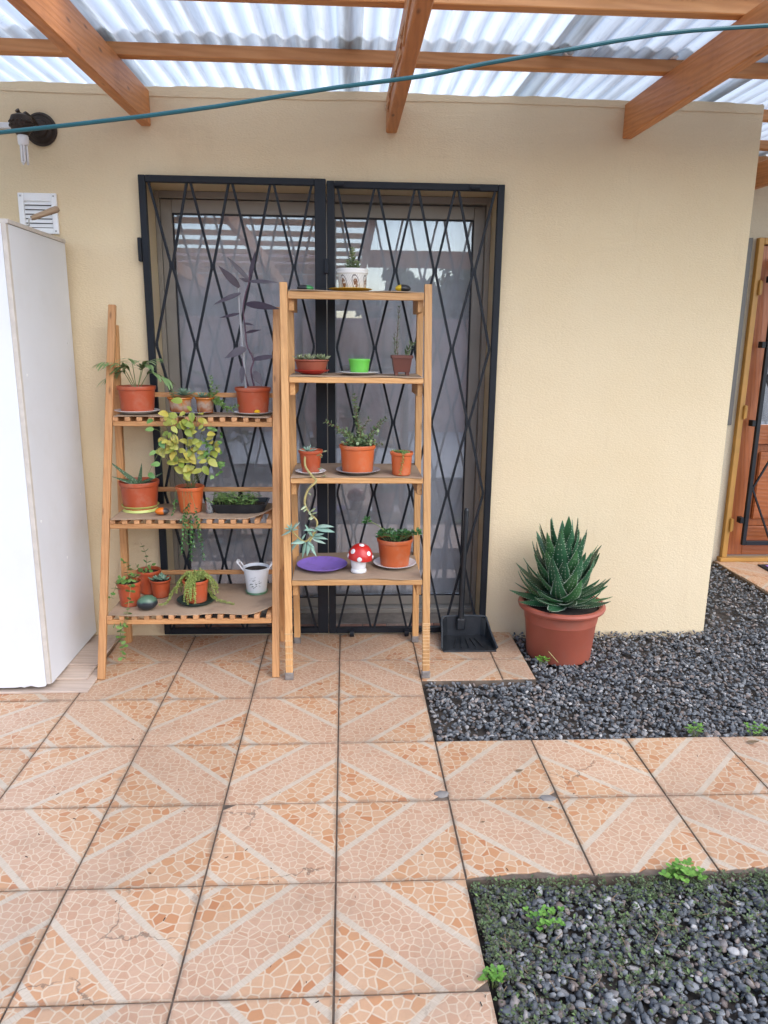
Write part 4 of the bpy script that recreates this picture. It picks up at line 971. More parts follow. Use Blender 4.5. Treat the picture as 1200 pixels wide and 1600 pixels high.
def sprig(stem, leaves, pts, step, L, W, T=0.002, shape='oval', rad=0.0016, whorl=2, el=0.5, taper=0.4, bend=0.2, start=0.1, root=None, key=None, mat=None, jitter=0.25, tipw=True, hang=0.0):
    """a stem with leaves along it; leaves go into the MB or, given root, become parts"""
    sp_ = spline(pts, 6); k = len(sp_)
    stem.tube(sp_, [rad*(1-(1-taper)*i/(k-1)) for i in range(k)], 5)
    Ls = [0]
    for a, b in zip(sp_[:-1], sp_[1:]): Ls.append(Ls[-1]+(b-a).length)
    tot = Ls[-1]; s_ = tot*start; ph = random.uniform(0, 6)
    while s_ <= tot:
        i = max(j for j in range(k) if Ls[j] <= s_+1e-9); i = min(i, k-2)
        f = (s_-Ls[i])/max(1e-6, Ls[i+1]-Ls[i]); p_ = sp_[i].lerp(sp_[i+1], f); t = (sp_[i+1]-sp_[i]).normalized()
        u = t.orthogonal().normalized(); v = t.cross(u)
        for q_ in range(whorl):
            a = ph+q_*2*PI/whorl; o = u*math.cos(a)+v*math.sin(a)
            d = (o*math.cos(el)+t*math.sin(el)+rv(jitter)+Vector((0, 0, -hang))).normalized(); sc_ = random.uniform(0.7, 1.15)*(1-0.35*s_/tot)
            if root is not None: put_leaf(root, key, mat, p_, d, t+rv(0.3), sc_, L, W, T, bend, shape)
            else: leaves.leaf(frame(p_, d, t+rv(0.3)), L*sc_, W*sc_, T, bend, shape, 4, 5)
        ph += PI/2 if whorl == 2 else 2.4
        s_ += step*random.uniform(0.8, 1.2)
def rosette(leaves, c, n, L, W, T, e0=0.15, e1=1.3, root=None, key=None, mat=None, shape='oval', bend=0.5, axis=(0, 0, 1), rr=0.004):
    A = frame(c, axis).to_3x3(); ax_ = Vector(axis).normalized(); u = ax_.orthogonal().normalized(); v = ax_.cross(u)
    for k in range(n):
        t = k/max(1, n-1); a = k*2.39996; e = e0+(e1-e0)*t**1.2; s_ = (1-0.55*t)*random.uniform(0.85, 1.1)
        o = u*math.cos(a)+v*math.sin(a); d = o*math.cos(e)+ax_*math.sin(e); b = Vector(c)+o*rr+ax_*(0.006*t)
        if root is not None: put_leaf(root, key, mat, b, d, ax_, s_, L, W, T, bend, shape)
        else: leaves.leaf(frame(b, d, ax_), L*s_, W*s_, T, bend, shape, 4, 6)

POTS = 'terracotta coloured plastic pots of plants'
# --- left stand, top shelf
z0 = ZL[0]
plate('white plate under the palm pot on the top slatted shelf', -0.905, -0.128, z0, 0.100, 0.017, 'white_china')
pr_ = potted('potted_palm', 'young palm in a wide terracotta pot, top left of the slatted stand', 'potted plant', -0.903, -0.128, z0+0.0045, 0.118, 0.085, 0.070, 'terra', POTS)
st = MB(); top = Vector((-0.903, -0.128, z0+0.108))
for bx, tip in ((-0.02, (168, 590)), (-0.01, (160, 566)), (0.0, (200, 560)), (0.012, (236, 570)), (0.02, (262, 592)), (-0.005, (182, 574)), (0.01, (246, 560))):
    Yt = -0.128+random.uniform(-0.09, 0.05); tp_ = P3(*tip, Yt); b = top+Vector((bx*0.6, random.uniform(-.01, .01), 0))
    mid = b.lerp(tp_, 0.45)+Vector((0, 0, 0.055)); sp_ = spline([b, b.lerp(mid, 0.6)+Vector((0, 0, 0.012)), mid, tp_], 5); k = len(sp_)
    st.tube(sp_, [0.0020-0.0013*i/(k-1) for i in range(k)], 5)
    for i in range(6, k, 1):
        t = (sp_[i]-sp_[i-1]).normalized(); sd2 = t.cross(Vector((0, 0, 1))).normalized()
        for s_ in (-1, 1):
            d = (t*0.75+sd2*s_*0.7+Vector((0, 0, -0.22))+rv(0.12)).normalized()
            put_leaf(pr_, 'palm', 'lf_palm', sp_[i], d, (0, 0, 1), random.uniform(0.7, 1.15), 0.066, 0.0125, 0.0008, -0.5, 'lance')
obj('stem', st, 'stem_green', pr_)
plate('pale dish under the two glazed ceramic pots', -0.664, -0.130, z0, 0.096, 0.013, 'grey_china')
for (x, rt, rb, lb, kx) in ((-0.712, 0.056, 0.044, 'wider brown glazed ceramic pot with a rosette succulent, on the top slatted shelf', 0), (-0.602, 0.044, 0.036, 'smaller brown glazed ceramic pot of succulents, beside the wider glazed one', 1)):
    g1 = potted('ceramic_pot', lb, 'potted plant', x, -0.135, z0+0.0045, 0.070, rt, rb, 'glazed', 'glazed ceramic pots', 0.14)
    st = MB(); lf = MB(); c_ = Vector((x, -0.135, z0+0.066))
    if kx == 0:
        rosette(None, c_+Vector((0.022, -0.015, 0.016)), 26, 0.062, 0.015, 0.004, 0.15, 1.35, g1, 'bluerosette', 'lf_greygreen', 'lance', 0.2)
        sprig(st, lf, [c_+Vector((-0.025, 0, 0)), c_+Vector((-0.035, -0.01, 0.03)), c_+Vector((-0.03, -0.01, 0.07))], 0.011, 0.022, 0.010, 0.003, 'oval')
    else:
        rosette(None, c_+Vector((-0.01, -0.01, 0.008)), 14, 0.042, 0.014, 0.004, 0.2, 1.3, g1, 'bluerosette2', 'lf_greygreen', 'lance', 0.2)
        sprig(st, lf, [c_+Vector((0.015, 0, 0)), c_+Vector((0.035, -0.01, 0.05)), c_+Vector((0.030, -0.01, 0.105))], 0.011, 0.022, 0.013, 0.003, 'oval')
        sprig(st, lf, [c_+Vector((0.02, 0, 0)), c_+Vector((0.055, -0.02, 0.03)), c_+Vector((0.060, -0.02, 0.060))], 0.010, 0.022, 0.013, 0.003, 'oval')
        sprig(st, lf, [c_+Vector((0.03, 0, 0)), c_+Vector((0.075, -0.05, -0.01)), c_+Vector((0.115, -0.075, -0.035)), c_+Vector((0.155, -0.075, -0.020))], 0.010, 0.028, 0.018, 0.003, 'oval')
    obj('stem', st, 'stem_green', g1); obj('foliage', lf, 'lf_jade_i' if kx == 0 else 'lf_green_i', g1)
plate('flat white plate under the pot of the purple plant', -0.390, -0.128, z0, 0.088, 0.012, 'white_china')
pp = potted('purple_plant', 'tall purple leaved plant tied to a stick in a terracotta pot', 'potted plant', -0.388, -0.128, z0+0.0045, 0.116, 0.081, 0.066, 'terra', POTS)
YP = -0.128; st = MB()
main = [P3(a, b, YP) for a, b in ((397, 603), (392, 580), (396, 562), (386, 540), (383, 512), (380, 485), (383, 462), (389, 440), (390, 425))]
second = [P3(a, b, YP+0.01) for a, b in ((388, 604), (383, 585), (378, 560))]
st.tube(spline(main), [0.0042-0.0015*i/40 for i in range(41)], 6); st.tube(spline(second), 0.003, 6)
obj('stem', st, 'stem_purple', pp)
obj('support_stick', MB().tube([P3(384, 606, YP+0.012), P3(370, 425, YP+0.012)], 0.0055, 8), 'stick', pp)
for (b, t, wd, dy, bd) in (((389, 437), (361, 401), 0.020, -0.02, 0.5), ((390, 436), (398, 396), 0.018, 0.02, 0.2), ((374, 449), (345, 418), 0.030, -0.015, 0.1), ((389, 440), (429, 450), 0.016, -0.01, -0.6), ((376, 458), (342, 482), 0.018, -0.02, -0.6), ((384, 475), (431, 488), 0.030, -0.02, -0.35), ((374, 490), (346, 497), 0.012, 0.0, -0.1), ((384, 520), (406, 519), 0.012, -0.02, -0.4), ((384, 544), (356, 561), 0.032, -0.02, -0.3), ((394, 562), (434, 568), 0.020, -0.02, -0.8), ((379, 572), (378, 597), 0.022, -0.01, 0.0), ((397, 580), (408, 601), 0.034, -0.02, 0.0), ((389, 440), (375, 434), 0.014, -0.02, 0.2), ((381, 505), (396, 508), 0.010, -0.02, 0.0)):
    A = P3(*b, YP); B = P3(*t, YP+dy); L = (B-A).length
    d = (B-A).normalized(); upv = Vector((random.uniform(-.3, .3), -1, 0.35))
    if abs(bd) > 0.05: d = (d+Vector((0, -0.3, 1)).normalized()*(-bd*0.45)).normalized(); bd *= 0.5
    obj('leaf', MB().leaf(Matrix.Identity(4), L*1.1, wd*1.15, 0.0016, bd, 'lance', 8, 6, 0.25), 'lf_purple', pp, frame(A, d, upv))
tag(obj('pebble', MB().lathe([(0, 0.009), (0.009, 0.007), (0.014, 0.002), (0.012, -0.004), (0, -0.006)], 14), 'yellow_plastic', None, T_(-0.362, -0.205, z0+0.018)), 'tiny orange pebble lying by the pot of the purple plant', 'pebble')

# --- left stand, middle shelf
z1 = ZL[1]
plate('lime green saucer under the small aloe pot', -0.906, -0.170, z1, 0.083, 0.028, 'lime', foot=0.95)
al = potted('small_aloe', 'small aloe in a terracotta pot standing in a lime green saucer', 'potted plant', -0.906, -0.170, z1+0.0045, 0.132, 0.089, 0.072, 'terra', POTS)
c_ = Vector((-0.906, -0.170, z1+0.115))
for (t, dy, wd) in (((174, 722), -0.02, 0.020), ((222, 726), 0.0, 0.018), ((178, 745), -0.05, 0.020), ((253, 739), -0.03, 0.020), ((236, 748), -0.07, 0.016), ((196, 742), 0.05, 0.016)):
    B = P3(*t, -0.17+dy); A = c_+(B-c_).normalized()*0.008; L = (B-A).length
    obj('leaf', MB().leaf(Matrix.Identity(4), L*1.1, wd*1.45, 0.011, 0.15, 'tri', 8, 8, 0.25), 'lf_spot', al, frame(A, (B-A).normalized()-Vector((0, 0, 0.08)), (0, -0.8, 1)))
def painted_stone(lab, x, y, z, a, b, h, mat, rz=0.0):
    mb = MB(); n, m_ = 20, 10; vs = []
    for k in range(m_+1):
        e = -PI/2+PI*k/m_
        for j in range(n):
            q_ = 2*PI*j/n; vs.append((a*math.cos(e)*math.cos(q_)*(1+0.05*math.sin(2*q_)), b*math.cos(e)*math.sin(q_), h*math.sin(e)*(0.85 if e < 0 else 1.0)))
    mb.add(vs, [(k*n+j, k*n+(j+1) % n, (k+1)*n+(j+1) % n, (k+1)*n+j) for k in range(m_) for j in range(n)], True)
    return tag(obj('painted_stone', mb, mat, None, T_(x, y, z+h*0.84) @ Matrix.Rotation(rz, 4, 'Z')), lab, 'stone', 'painted stones on the shelves')
painted_stone('painted stone, half orange and half dark grey, on the middle slatted shelf', -0.786, -0.268, z1, 0.031, 0.022, 0.018, 'stone_orange', 0.2)
vp = potted('vine_plant', 'yellowing leafy vine climbing from a small terracotta pot on the middle slatted shelf', 'potted plant', -0.672, -0.205, z1, 0.119, 0.064, 0.047, 'terra_orange', POTS)
st = MB(); lf = MB(); c_ = Vector((-0.672, -0.205, z1+0.105))
random.seed(21)
ends = [(262, 640), (285, 628), (300, 640), (318, 660), (335, 672), (342, 690), (255, 655), (275, 650), (292, 660), (262, 690), (305, 690), (328, 715), (280, 712), (290, 735), (268, 675), (300, 715), (312, 640), (247, 690)]
for k, (ex, ey) in enumerate(ends):
    Ye = -0.285+random.uniform(-0.045, 0.03); tp_ = P3(ex, ey, Ye)
    b = c_+Vector((random.uniform(-.02, .02), random.uniform(-.02, .02), 0)); md = b.lerp(tp_, 0.5)+Vector((random.uniform(-.02, .02), -0.03, 0.02))
    sp_ = spline([b, md, tp_], 6); st.tube(sp_, 0.0012, 5)
    for i in range(6, len(sp_), 1):
        for q_ in range(0 if (i+k) % 4 == 0 else 1):
            d = Vector((random.uniform(-1, 1), random.uniform(-0.9, 0.1), random.uniform(-0.7, 0.45))).normalized()
            put_leaf(vp, 'vine', 'lf_yellow', sp_[i]+rv(0.006), d, Vector((random.uniform(-.4, .4), -1, 0.7)), random.uniform(0.7, 1.2), 0.042, 0.028, 0.0010, -0.45, 'ovate', 8, 8, 0.10)
for (ex, ey) in ((238, 655), (250, 725), (243, 705), (232, 740), (240, 670), (250, 690)):      # stragglers on the left
    tp_ = P3(ex, ey, -0.30); b = P3(262, 690, -0.29); st.tube(spline([b, b.lerp(tp_, 0.5)+Vector((0, 0, 0.015)), tp_], 4), 0.0008, 4)
    put_leaf(vp, 'vineg', 'lf_green', tp_, (random.uniform(-1, 1), -0.4, random.uniform(-.4, .3)), (0, -1, 0.7), random.uniform(0.8, 1.1), 0.036, 0.024, 0.001, -0.45, 'ovate', 8, 8, 0.10)
for k in range(20):    # darker companion at the right side
    p_ = P3(random.uniform(318, 348), random.uniform(665, 745), -0.27+random.uniform(-.03, .03))
    lf.leaf(frame(p_, (random.uniform(-1, 1), -0.5, random.uniform(-.6, .5)), (0, -1, .6)), 0.024, 0.015, 0.001, -0.2, 'oval', 4, 5)
    lf.leaf(frame(p_, (random.uniform(-1, 1), -0.5, random.uniform(-.6, .5)), (0, -1, .6)), 0.024, 0.015, 0.001, -0.2, 'oval', 4, 5)
    st.tube([p_, p_+Vector((-0.01, 0.01, 0.02))], 0.0007, 4)
st.tube(spline([c_, P3(325, 730, -0.25), P3(335, 690, -0.26)], 6), 0.0012, 5)
dk = MB()
for (a, b) in (((275, 765), (268, 800)), ((300, 768), (282, 815)), ((290, 765), (305, 860)), ((296, 765), (318, 872)), ((285, 765), (292, 850)), ((290, 765), (284, 868)), ((299, 765), (312, 845)), ((294, 765), (299, 876))):   # runners hanging over the front edge
    A = P3(a[0], a[1]+3, -0.268); mid = P3((a[0]+b[0])/2, 800, -0.350); B = P3(*b, -0.352)
    sprig(st, dk, [c_.lerp(A, 0.7), A, mid, B], 0.011, 0.021, 0.012, 0.001, 'oval', 0.0010, 2, 0.3, start=0.45, hang=0.3)
obj('stem', st, 'stem_green', vp); obj('foliage', lf, 'lf_green_i', vp); obj('runner_foliage', dk, 'lf_dark_i', vp)
# seed tray
tx, ty, tw, td = -0.452, -0.175, 0.128, 0.085
tray = thing('seed_tray', 'shallow black tray full of green seedlings on the middle slatted shelf', 'seed tray', (tx, ty, z1))
bmm = bmesh.new(); bmesh.ops.create_cube(bmm, size=1)
for v in bmm.verts:
    s_ = 1.0 if v.co.z > 0 else 0.82; v.co = Vector((v.co.x*2*tw*s_, v.co.y*2*td*s_, 0.042 if v.co.z > 0 else 0.0))
topf = max(bmm.faces, key=lambda f_: f_.calc_center_median().z)
bmesh.ops.bevel(bmm, geom=[e_ for e_ in bmm.edges if abs(e_.verts[0].co.z-e_.verts[1].co.z) > 0.01], offset=0.02, segments=4, affect='EDGES', profile=0.5)
topf = max(bmm.faces, key=lambda f_: f_.calc_center_median().z)
bmesh.ops.inset_region(bmm, faces=[topf], thickness=0.010); bmesh.ops.inset_region(bmm, faces=[topf], thickness=0.004, depth=-0.022)
mb = MB(); mb.bm(bmm, None, True); obj('tray', mb, 'black_plastic', tray, T_(tx, ty, z1))
obj('soil', MB().box(tx-tw+0.024, tx+tw-0.024, ty-td+0.022, ty+td-0.022, z1+0.012, z1+0.026, 0.004), 'soil', tray)
st = MB(); lf = MB()
for k in range(130):
    x, y = tx+random.uniform(-.118, .075), ty+random.uniform(-.072, .065); h = random.uniform(0.018, 0.055); q_ = Vector((x+random.uniform(-.02, .02), y-random.uniform(0, .02), z1+0.026+h))
    st.tube([(x, y, z1+0.024), q_], 0.0007, 4); a = random.uniform(0, PI)
    for s_ in (0, PI, 1.6): lf.leaf(frame(q_, (math.cos(a+s_), math.sin(a+s_), random.uniform(-.2, .4))), random.uniform(0.018, 0.030), 0.010, 0.0008, -0.2, 'oval', 4, 4)
obj('stem', st, 'stem_green', tray); obj('foliage', lf, 'lf_green_i', tray)
jx, jy = -0.583, -0.235
jar = thing('glass_jar', 'small clear glass with a green sprig beside the seed tray', 'jar', (jx, jy, z1))
obj('jar', MB().lathe([(0, 0.002), (0.014, 0.0), (0.0165, 0.004), (0.0175, 0.055), (0.0155, 0.055), (0.0145, 0.006), (0, 0.005)], 20), 'glass', jar, T_(jx, jy, z1))
st = MB(); lf = MB(); sprig(st, lf, [(jx, jy, z1+0.007), (jx+0.004, jy, z1+0.04), (jx-0.006, jy-0.01, z1+0.075)], 0.012, 0.020, 0.012, 0.001)
obj('stem', st, 'stem_green', jar); obj('foliage', lf, 'lf_green_i', jar)

# --- left stand, bottom shelf
z2 = ZL[2]
random.seed(33)
a1 = potted('trailing_plant', 'round leaved trailing plant in the front terracotta pot, bottom left of the slatted stand', 'potted plant', -0.938, -0.318, z2, 0.112, 0.056, 0.041, 'terra', POTS)
st = MB(); c_ = Vector((-0.938, -0.318, z2+0.097)); K = dict(root=a1, key='coin', mat='lf_green')
for pts_ in ([c_, P3(200, 900, -.30), P3(197, 880, -.28), P3(190, 876, -.27)], [c_, P3(205, 898, -.32), P3(203, 882, -.31)], [c_, P3(212, 895, -.31), P3(214, 915, -.34)], [c_, P3(186, 905, -.36), P3(179, 922, -.385), P3(170, 938, -.39)],
             [c_, P3(192, 905, -.35), P3(200, 916, -.372)], [c_, P3(204, 918, -.378), P3(200, 948, -.43), P3(197, 975, -.462), P3(178, 978, -.462)], [P3(197, 965, -.455), P3(188, 992, -.462), P3(193, 1012, -.462), P3(189, 1034, -.462)]):
    sprig(st, None, pts_, 0.024, 0.029, 0.026, 0.0016, 'round', 0.0012, 2, 0.3, bend=-0.2, start=0.2, jitter=0.35, **K)
obj('stem', st, 'stem_green', a1)
a2 = potted('tall_sprig_plant', 'slender sprig plant in a terracotta pot at the back of the bottom slatted shelf', 'potted plant', -0.893, -0.150, z2, 0.112, 0.055, 0.042, 'terra', POTS)
st = MB(); c_ = Vector((-0.893, -0.150, z2+0.097)); K = dict(root=a2, key='coin2', mat='lf_green')
for pts_ in ([c_, P3(228, 890, -.15), P3(229, 870, -.15), P3(220, 848, -.15)], [c_, P3(216, 888, -.17), P3(212, 880, -.18)], [c_, P3(236, 886, -.17), P3(238, 880, -.18)], [c_, P3(222, 893, -.19), P3(216, 890, -.2)]):
    sprig(st, None, pts_, 0.026, 0.032, 0.024, 0.0016, 'oval', 0.0012, 2, 0.5, bend=-0.2, start=0.35, **K)
obj('stem', st, 'stem_brown', a2)
a3 = potted('grey_succulent', 'low grey green succulent in a terracotta pot behind the dark stone', 'potted plant', -0.828, -0.205, z2, 0.084, 0.050, 0.036, 'terra', POTS)
c_ = Vector((-0.828, -0.205, z2+0.080))
for o in ((-0.02, -0.01), (0.018, -0.012), (0.0, 0.015)): rosette(None, c_+Vector((*o, 0)), 8, 0.034, 0.019, 0.005, 0.15, 1.2, a3, 'greyros', 'lf_greygreen', 'oval', 0.4)
painted_stone('big dark polished stone with a greenish top on the bottom slatted shelf', -0.845, -0.382, z2, 0.045, 0.036, 0.036, 'stone_dark', 0.25)
plate('dark green saucer under the trailing sedum pot', -0.650, -0.285, z2, 0.088, 0.016, 'dark_green', foot=0.8)
a4 = potted('sedum_plant', 'yellow green sedum spilling all round its terracotta pot on the bottom slatted shelf', 'potted plant', -0.650, -0.285, z2+0.0045, 0.105, 0.060, 0.046, 'terra', POTS)
st = MB(); lf = MB(); c_ = Vector((-0.650, -0.285, z2+0.098))
for k in range(30):
    a = k*2.39996 if k < 22 else random.uniform(-2.0, -1.3)
    if -0.75 < math.sin((a+PI/2)/1.0) < -0.15 and k < 22 and math.sin(a) < 0.2: continue
    if k < 22 and math.sin(a) < -0.35 and abs(math.cos(a)) > 0.25: continue
    a = a; rr = 0.064; e = Vector((math.cos(a), math.sin(a), 0)); drop = random.uniform(0.03, 0.092); out_ = random.uniform(0.008, 0.035)
    pts_ = [c_+e*random.uniform(.005, .03), c_+e*0.045+Vector((0, 0, 0.028)), c_+e*(rr+out_*.5)+Vector((0, 0, -0.004)), c_+e*(rr+out_)+Vector((0, 0, -drop))]
    sprig(st, lf, pts_, 0.0072, 0.013, 0.0075, 0.003, 'oval', 0.0010, 3, 0.5, jitter=0.3, start=0.1)
for k in range(12):
    a = random.uniform(0, 2*PI); e = Vector((math.cos(a), math.sin(a), 0)); sprig(st, lf, [c_+e*0.01, c_+e*0.03+Vector((0, 0, 0.03)), c_+e*0.04+Vector((0, 0, random.uniform(0.03, 0.055)))], 0.0075, 0.013, 0.0075, 0.003, 'oval', 0.001, 3, 0.5)
sprig(st, lf, [c_, P3(325, 922, -.25), P3(338, 936, -.30), P3(366, 944, -.33)], 0.007, 0.014, 0.008, 0.003, 'oval', 0.001, 3, 0.5)
sprig(st, lf, [c_, P3(275, 918, -.30), P3(262, 940, -.36), P3(250, 945, -.39)], 0.007, 0.014, 0.008, 0.003, 'oval', 0.001, 3, 0.5)
obj('stem', st, 'stem_green', a4); obj('foliage', lf, 'lf_sedum_i', a4)
plate('dull green lid under the white bucket', -0.392, -0.160, z2, 0.053, 0.012, 'green_dull', foot=0.9)
bk = thing('plant_bucket', 'white two handled bucket printed with a grey plant, on the bottom slatted shelf', 'bucket', (-0.392, -0.160, z2+0.0045))
h = 0.122; obj('bucket', MB().lathe([(0.040, 0.002), (0.044, 0), (0.046, 0.004), (0.060, h-0.006), (0.063, h-0.004), (0.0635, h), (0.060, h+0.001), (0.057, h-0.006), (0.050, h*0.6), (0, h*0.55)], 36), 'bucket', bk, T_(-0.392, -0.160, z2+0.0045))
obj('soil', soil_mb(0.0555, h*0.90), 'soil', bk, T_(-0.392, -0.160, z2+0.0045))
for s_ in (-1, 1):
    b = Vector((-0.392+s_*0.060, -0.160, z2+0.0045+h)); pts_ = []
    for sy2 in (-1, 1): pass
    pts_ = [b+Vector((-s_*0.004, -0.024, -0.012)), b+Vector((s_*0.012, -0.024, 0.012)), b+Vector((s_*0.024, -0.020, 0.026)), b+Vector((s_*0.027, 0, 0.029)), b+Vector((s_*0.024, 0.020, 0.026)), b+Vector((s_*0.012, 0.024, 0.012)), b+Vector((-s_*0.004, 0.024, -0.012))]
    obj('handle', MB().tube(spline(pts_, 4), 0.0032, 8).tube([pts_[2]+Vector((0, 0.006, 0)), pts_[3], pts_[4]-Vector((0, 0.006, 0))], 0.0075, 10), 'white_china', bk)

# --- right stand, top shelf
t0 = ZR[0]; random.seed(44)
painted_stone('painted stone, black with a green end, at the left of the top ladder shelf', -0.142, -0.235, t0, 0.036, 0.023, 0.0135, 'stone_black')
plate('yellow plate under the leaf patterned pot', 0.050, -0.215, t0, 0.094, 0.013, 'yellow_plastic')
pm = MB().lathe([(0.050, 0.001), (0.056, 0.0), (0.058, 0.004), (0.0625, 0.066), (0.0655, 0.069), (0.0670, 0.074), (0.0655, 0.078), (0.0672, 0.083), (0.066, 0.089), (0.062, 0.088), (0.058, 0.06), (0, 0.05)], 40)
pt = potted('patterned_pot', 'white pot printed with brown leaves holding a stacked succulent, on the top ladder shelf', 'potted plant', 0.058, -0.212, t0+0.0045, 0.088, 0.067, 0.057, 'pat_pot', None, 0.06, pm)
st = MB(); lf = MB(); c_ = Vector((0.058, -0.212, t0+0.085))
for (dx, dy, hh, s0) in ((0, 0, 0.100, 1.0), (-0.018, 0.01, 0.05, 0.8), (0.018, -0.005, 0.045, 0.8)):
    n = int(hh/0.0085); st.tube([c_+Vector((dx, dy, -0.005)), c_+Vector((dx*1.2, dy, hh))], 0.0022, 6)
    for k in range(n):
        a = k*PI/2; s_ = s0*(1.0-0.55*k/n)
        for q_ in (0, PI): lf.leaf(frame(c_+Vector((dx*(1+.2*k/n), dy, hh*k/n)), (math.cos(a+q_+.6), math.sin(a+q_+.6), 0.35)), 0.036*s_, 0.025*s_, 0.006, 0.2, 'tri', 4, 6)
obj('stem', st, 'stem_green', pt); obj('foliage', lf, 'lf_bead_i', pt)
painted_stone('painted stone, black with a yellow end, at the right of the top ladder shelf', 0.272, -0.250, t0, 0.034, 0.024, 0.0175, 'stone_yellow')
# second shelf
t1 = ZR[1]
plate('red saucer under the low clay bowl', -0.118, -0.255, t1, 0.076, 0.019, 'red_plastic', foot=0.5)
bw = potted('succulent_bowl', 'low red brown bowl of pale rosette succulents on a red saucer', 'potted plant', -0.118, -0.255, t1+0.008, 0.054, 0.075, 0.058, 'redbrown', None, 0.10)
c_ = Vector((-0.118, -0.255, t1+0.060))
for (dx, dy, n) in ((-0.048, -0.01, 12), (-0.016, 0.012, 12), (-0.010, -0.034, 10), (0.030, 0.006, 14), (0.052, -0.018, 10)):
    rosette(None, c_+Vector((dx, dy, 0.002)), n, 0.040, 0.014, 0.006, 0.25, 1.25, bw, 'ghost', 'lf_pale', 'lance', 0.25)
plate('small white saucer under the bright green pot', 0.086, -0.250, t1, 0.086, 0.012, 'white_china', foot=0.55)
gp = thing('green_pot', 'small empty bright green plastic pot on a white saucer', 'pot', (0.088, -0.250, t1+0.0045))
obj('pot', pot_mb(0.062, 0.0475, 0.038, 0.22, 0.003), 'green_plastic', gp, T_(0.088, -0.250, t1+0.0045)); obj('soil', soil_mb(0.042, 0.045), 'soil', gp, T_(0.088, -0.250, t1+0.0045))
bp = thing('square_pot', 'square brown footed pot with a thin upright plant, on the second ladder shelf', 'potted plant', (0.270, -0.270, t1))
bmm = bmesh.new(); bmesh.ops.create_cube(bmm, size=1)
for v in bmm.verts:
    s_ = 0.043 if v.co.z > 0 else 0.033; v.co = Vector((v.co.x*2*s_, v.co.y*2*s_, 0.084 if v.co.z > 0 else 0.014))
topf = max(bmm.faces, key=lambda f_: f_.calc_center_median().z)
bmesh.ops.inset_region(bmm, faces=[topf], thickness=0.004); bmesh.ops.inset_region(bmm, faces=[topf], thickness=0.001, depth=-0.012)
mb = MB(); mb.bm(bmm, None, False)
mb.box(-0.046, -0.0425, -0.046, 0.046, 0.072, 0.0845); mb.box(0.0425, 0.046, -0.046, 0.046, 0.072, 0.0845); mb.box(-0.0424, 0.0424, -0.046, -0.0425, 0.072, 0.0845); mb.box(-0.0424, 0.0424, 0.0425, 0.046, 0.072, 0.0845)
obj('pot', mb, 'brown_plastic', bp, T_(0.270, -0.270, t1))
for sx_ in (-1, 1):
    for sy2 in (-1, 1): obj('foot', MB().box(sx_*0.024-0.007, sx_*0.024+0.007, sy2*0.024-0.007, sy2*0.024+0.007, 0, 0.0139), 'brown_plastic', bp, T_(0.270, -0.270, t1))
obj('soil', MB().box(-0.037, 0.037, -0.037, 0.037, 0.071, 0.0735), 'soil', bp, T_(0.270, -0.270, t1))
st = MB(); lf = MB(); b = Vector((0.255, -0.270, t1+0.072))
sprig(st, lf, [b, P3(620, 540, -.27), P3(622, 505, -.275), P3(624, 478, -.28)], 0.012, 0.026, 0.006, 0.002, 'lance', 0.0022, 2, 0.2, bend=0.9, start=0.08)
sprig(st, lf, [b+Vector((-.01, .01, 0)), P3(617, 545, -.26), P3(616, 520, -.26)], 0.012, 0.024, 0.006, 0.002, 'lance', 0.0018, 2, 0.2, bend=0.9)
sprig(st, lf, [b+Vector((.035, 0, 0)), P3(638, 545, -.27), P3(645, 535, -.28)], 0.008, 0.034, 0.011, 0.003, 'lance', 0.002, 2, 0.5, bend=0.5)
obj('stem', st, 'stem_brown', bp); obj('foliage', lf, 'lf_jade_i', bp)
# third shelf
t2 = ZR[2]
plate('white plate under the small pot of the long stemmed succulent', -0.122, -0.352, t2, 0.066, 0.014, 'white_china')
gp2 = potted('ghost_plant', 'small terracotta pot with a long drooping blue green succulent, on the third ladder shelf', 'potted plant', -0.122, -0.350, t2+0.0045, 0.098, 0.053, 0.037, 'terra', POTS)
c_ = Vector((-0.122, -0.350, t2+0.090)); st = MB()
path = [c_, P3(478, 708, -.375), P3(477, 728, -.410), P3(488, 744, -.44), P3(494, 752, -.462), P3(481, 766, -.468), P3(476, 786, -.470), P3(484, 802, -.470), P3(495, 814, -.470), P3(493, 830, -.470), P3(484, 846, -.470)]
sp_ = spline(path, 5); st.tube(sp_, [0.0048 if i < 34 else 0.0040 for i in range(len(sp_))], 8)
st.tube(spline([P3(493, 828, -.47), P3(478, 846, -.472), P3(464, 838, -.475), P3(456, 828, -.475)], 5), 0.0035, 6)
st.tube(spline([c_, P3(494, 706, -.37), P3(504, 712, -.39)], 4), 0.0022, 6)
obj('stem', st, 'stem_olive', gp2)
K = dict(root=gp2, key='ghostleaf', mat='lf_blue', shape='lance')
rosette(None, P3(482, 706, -.375), 12, 0.048, 0.014, 0.006, 0.1, 1.3, bend=0.2, **K)
rosette(None, P3(456, 828, -.475), 13, 0.056, 0.016, 0.006, -0.2, 1.2, bend=0.2, axis=(-0.5, -0.3, 0.8), **K)
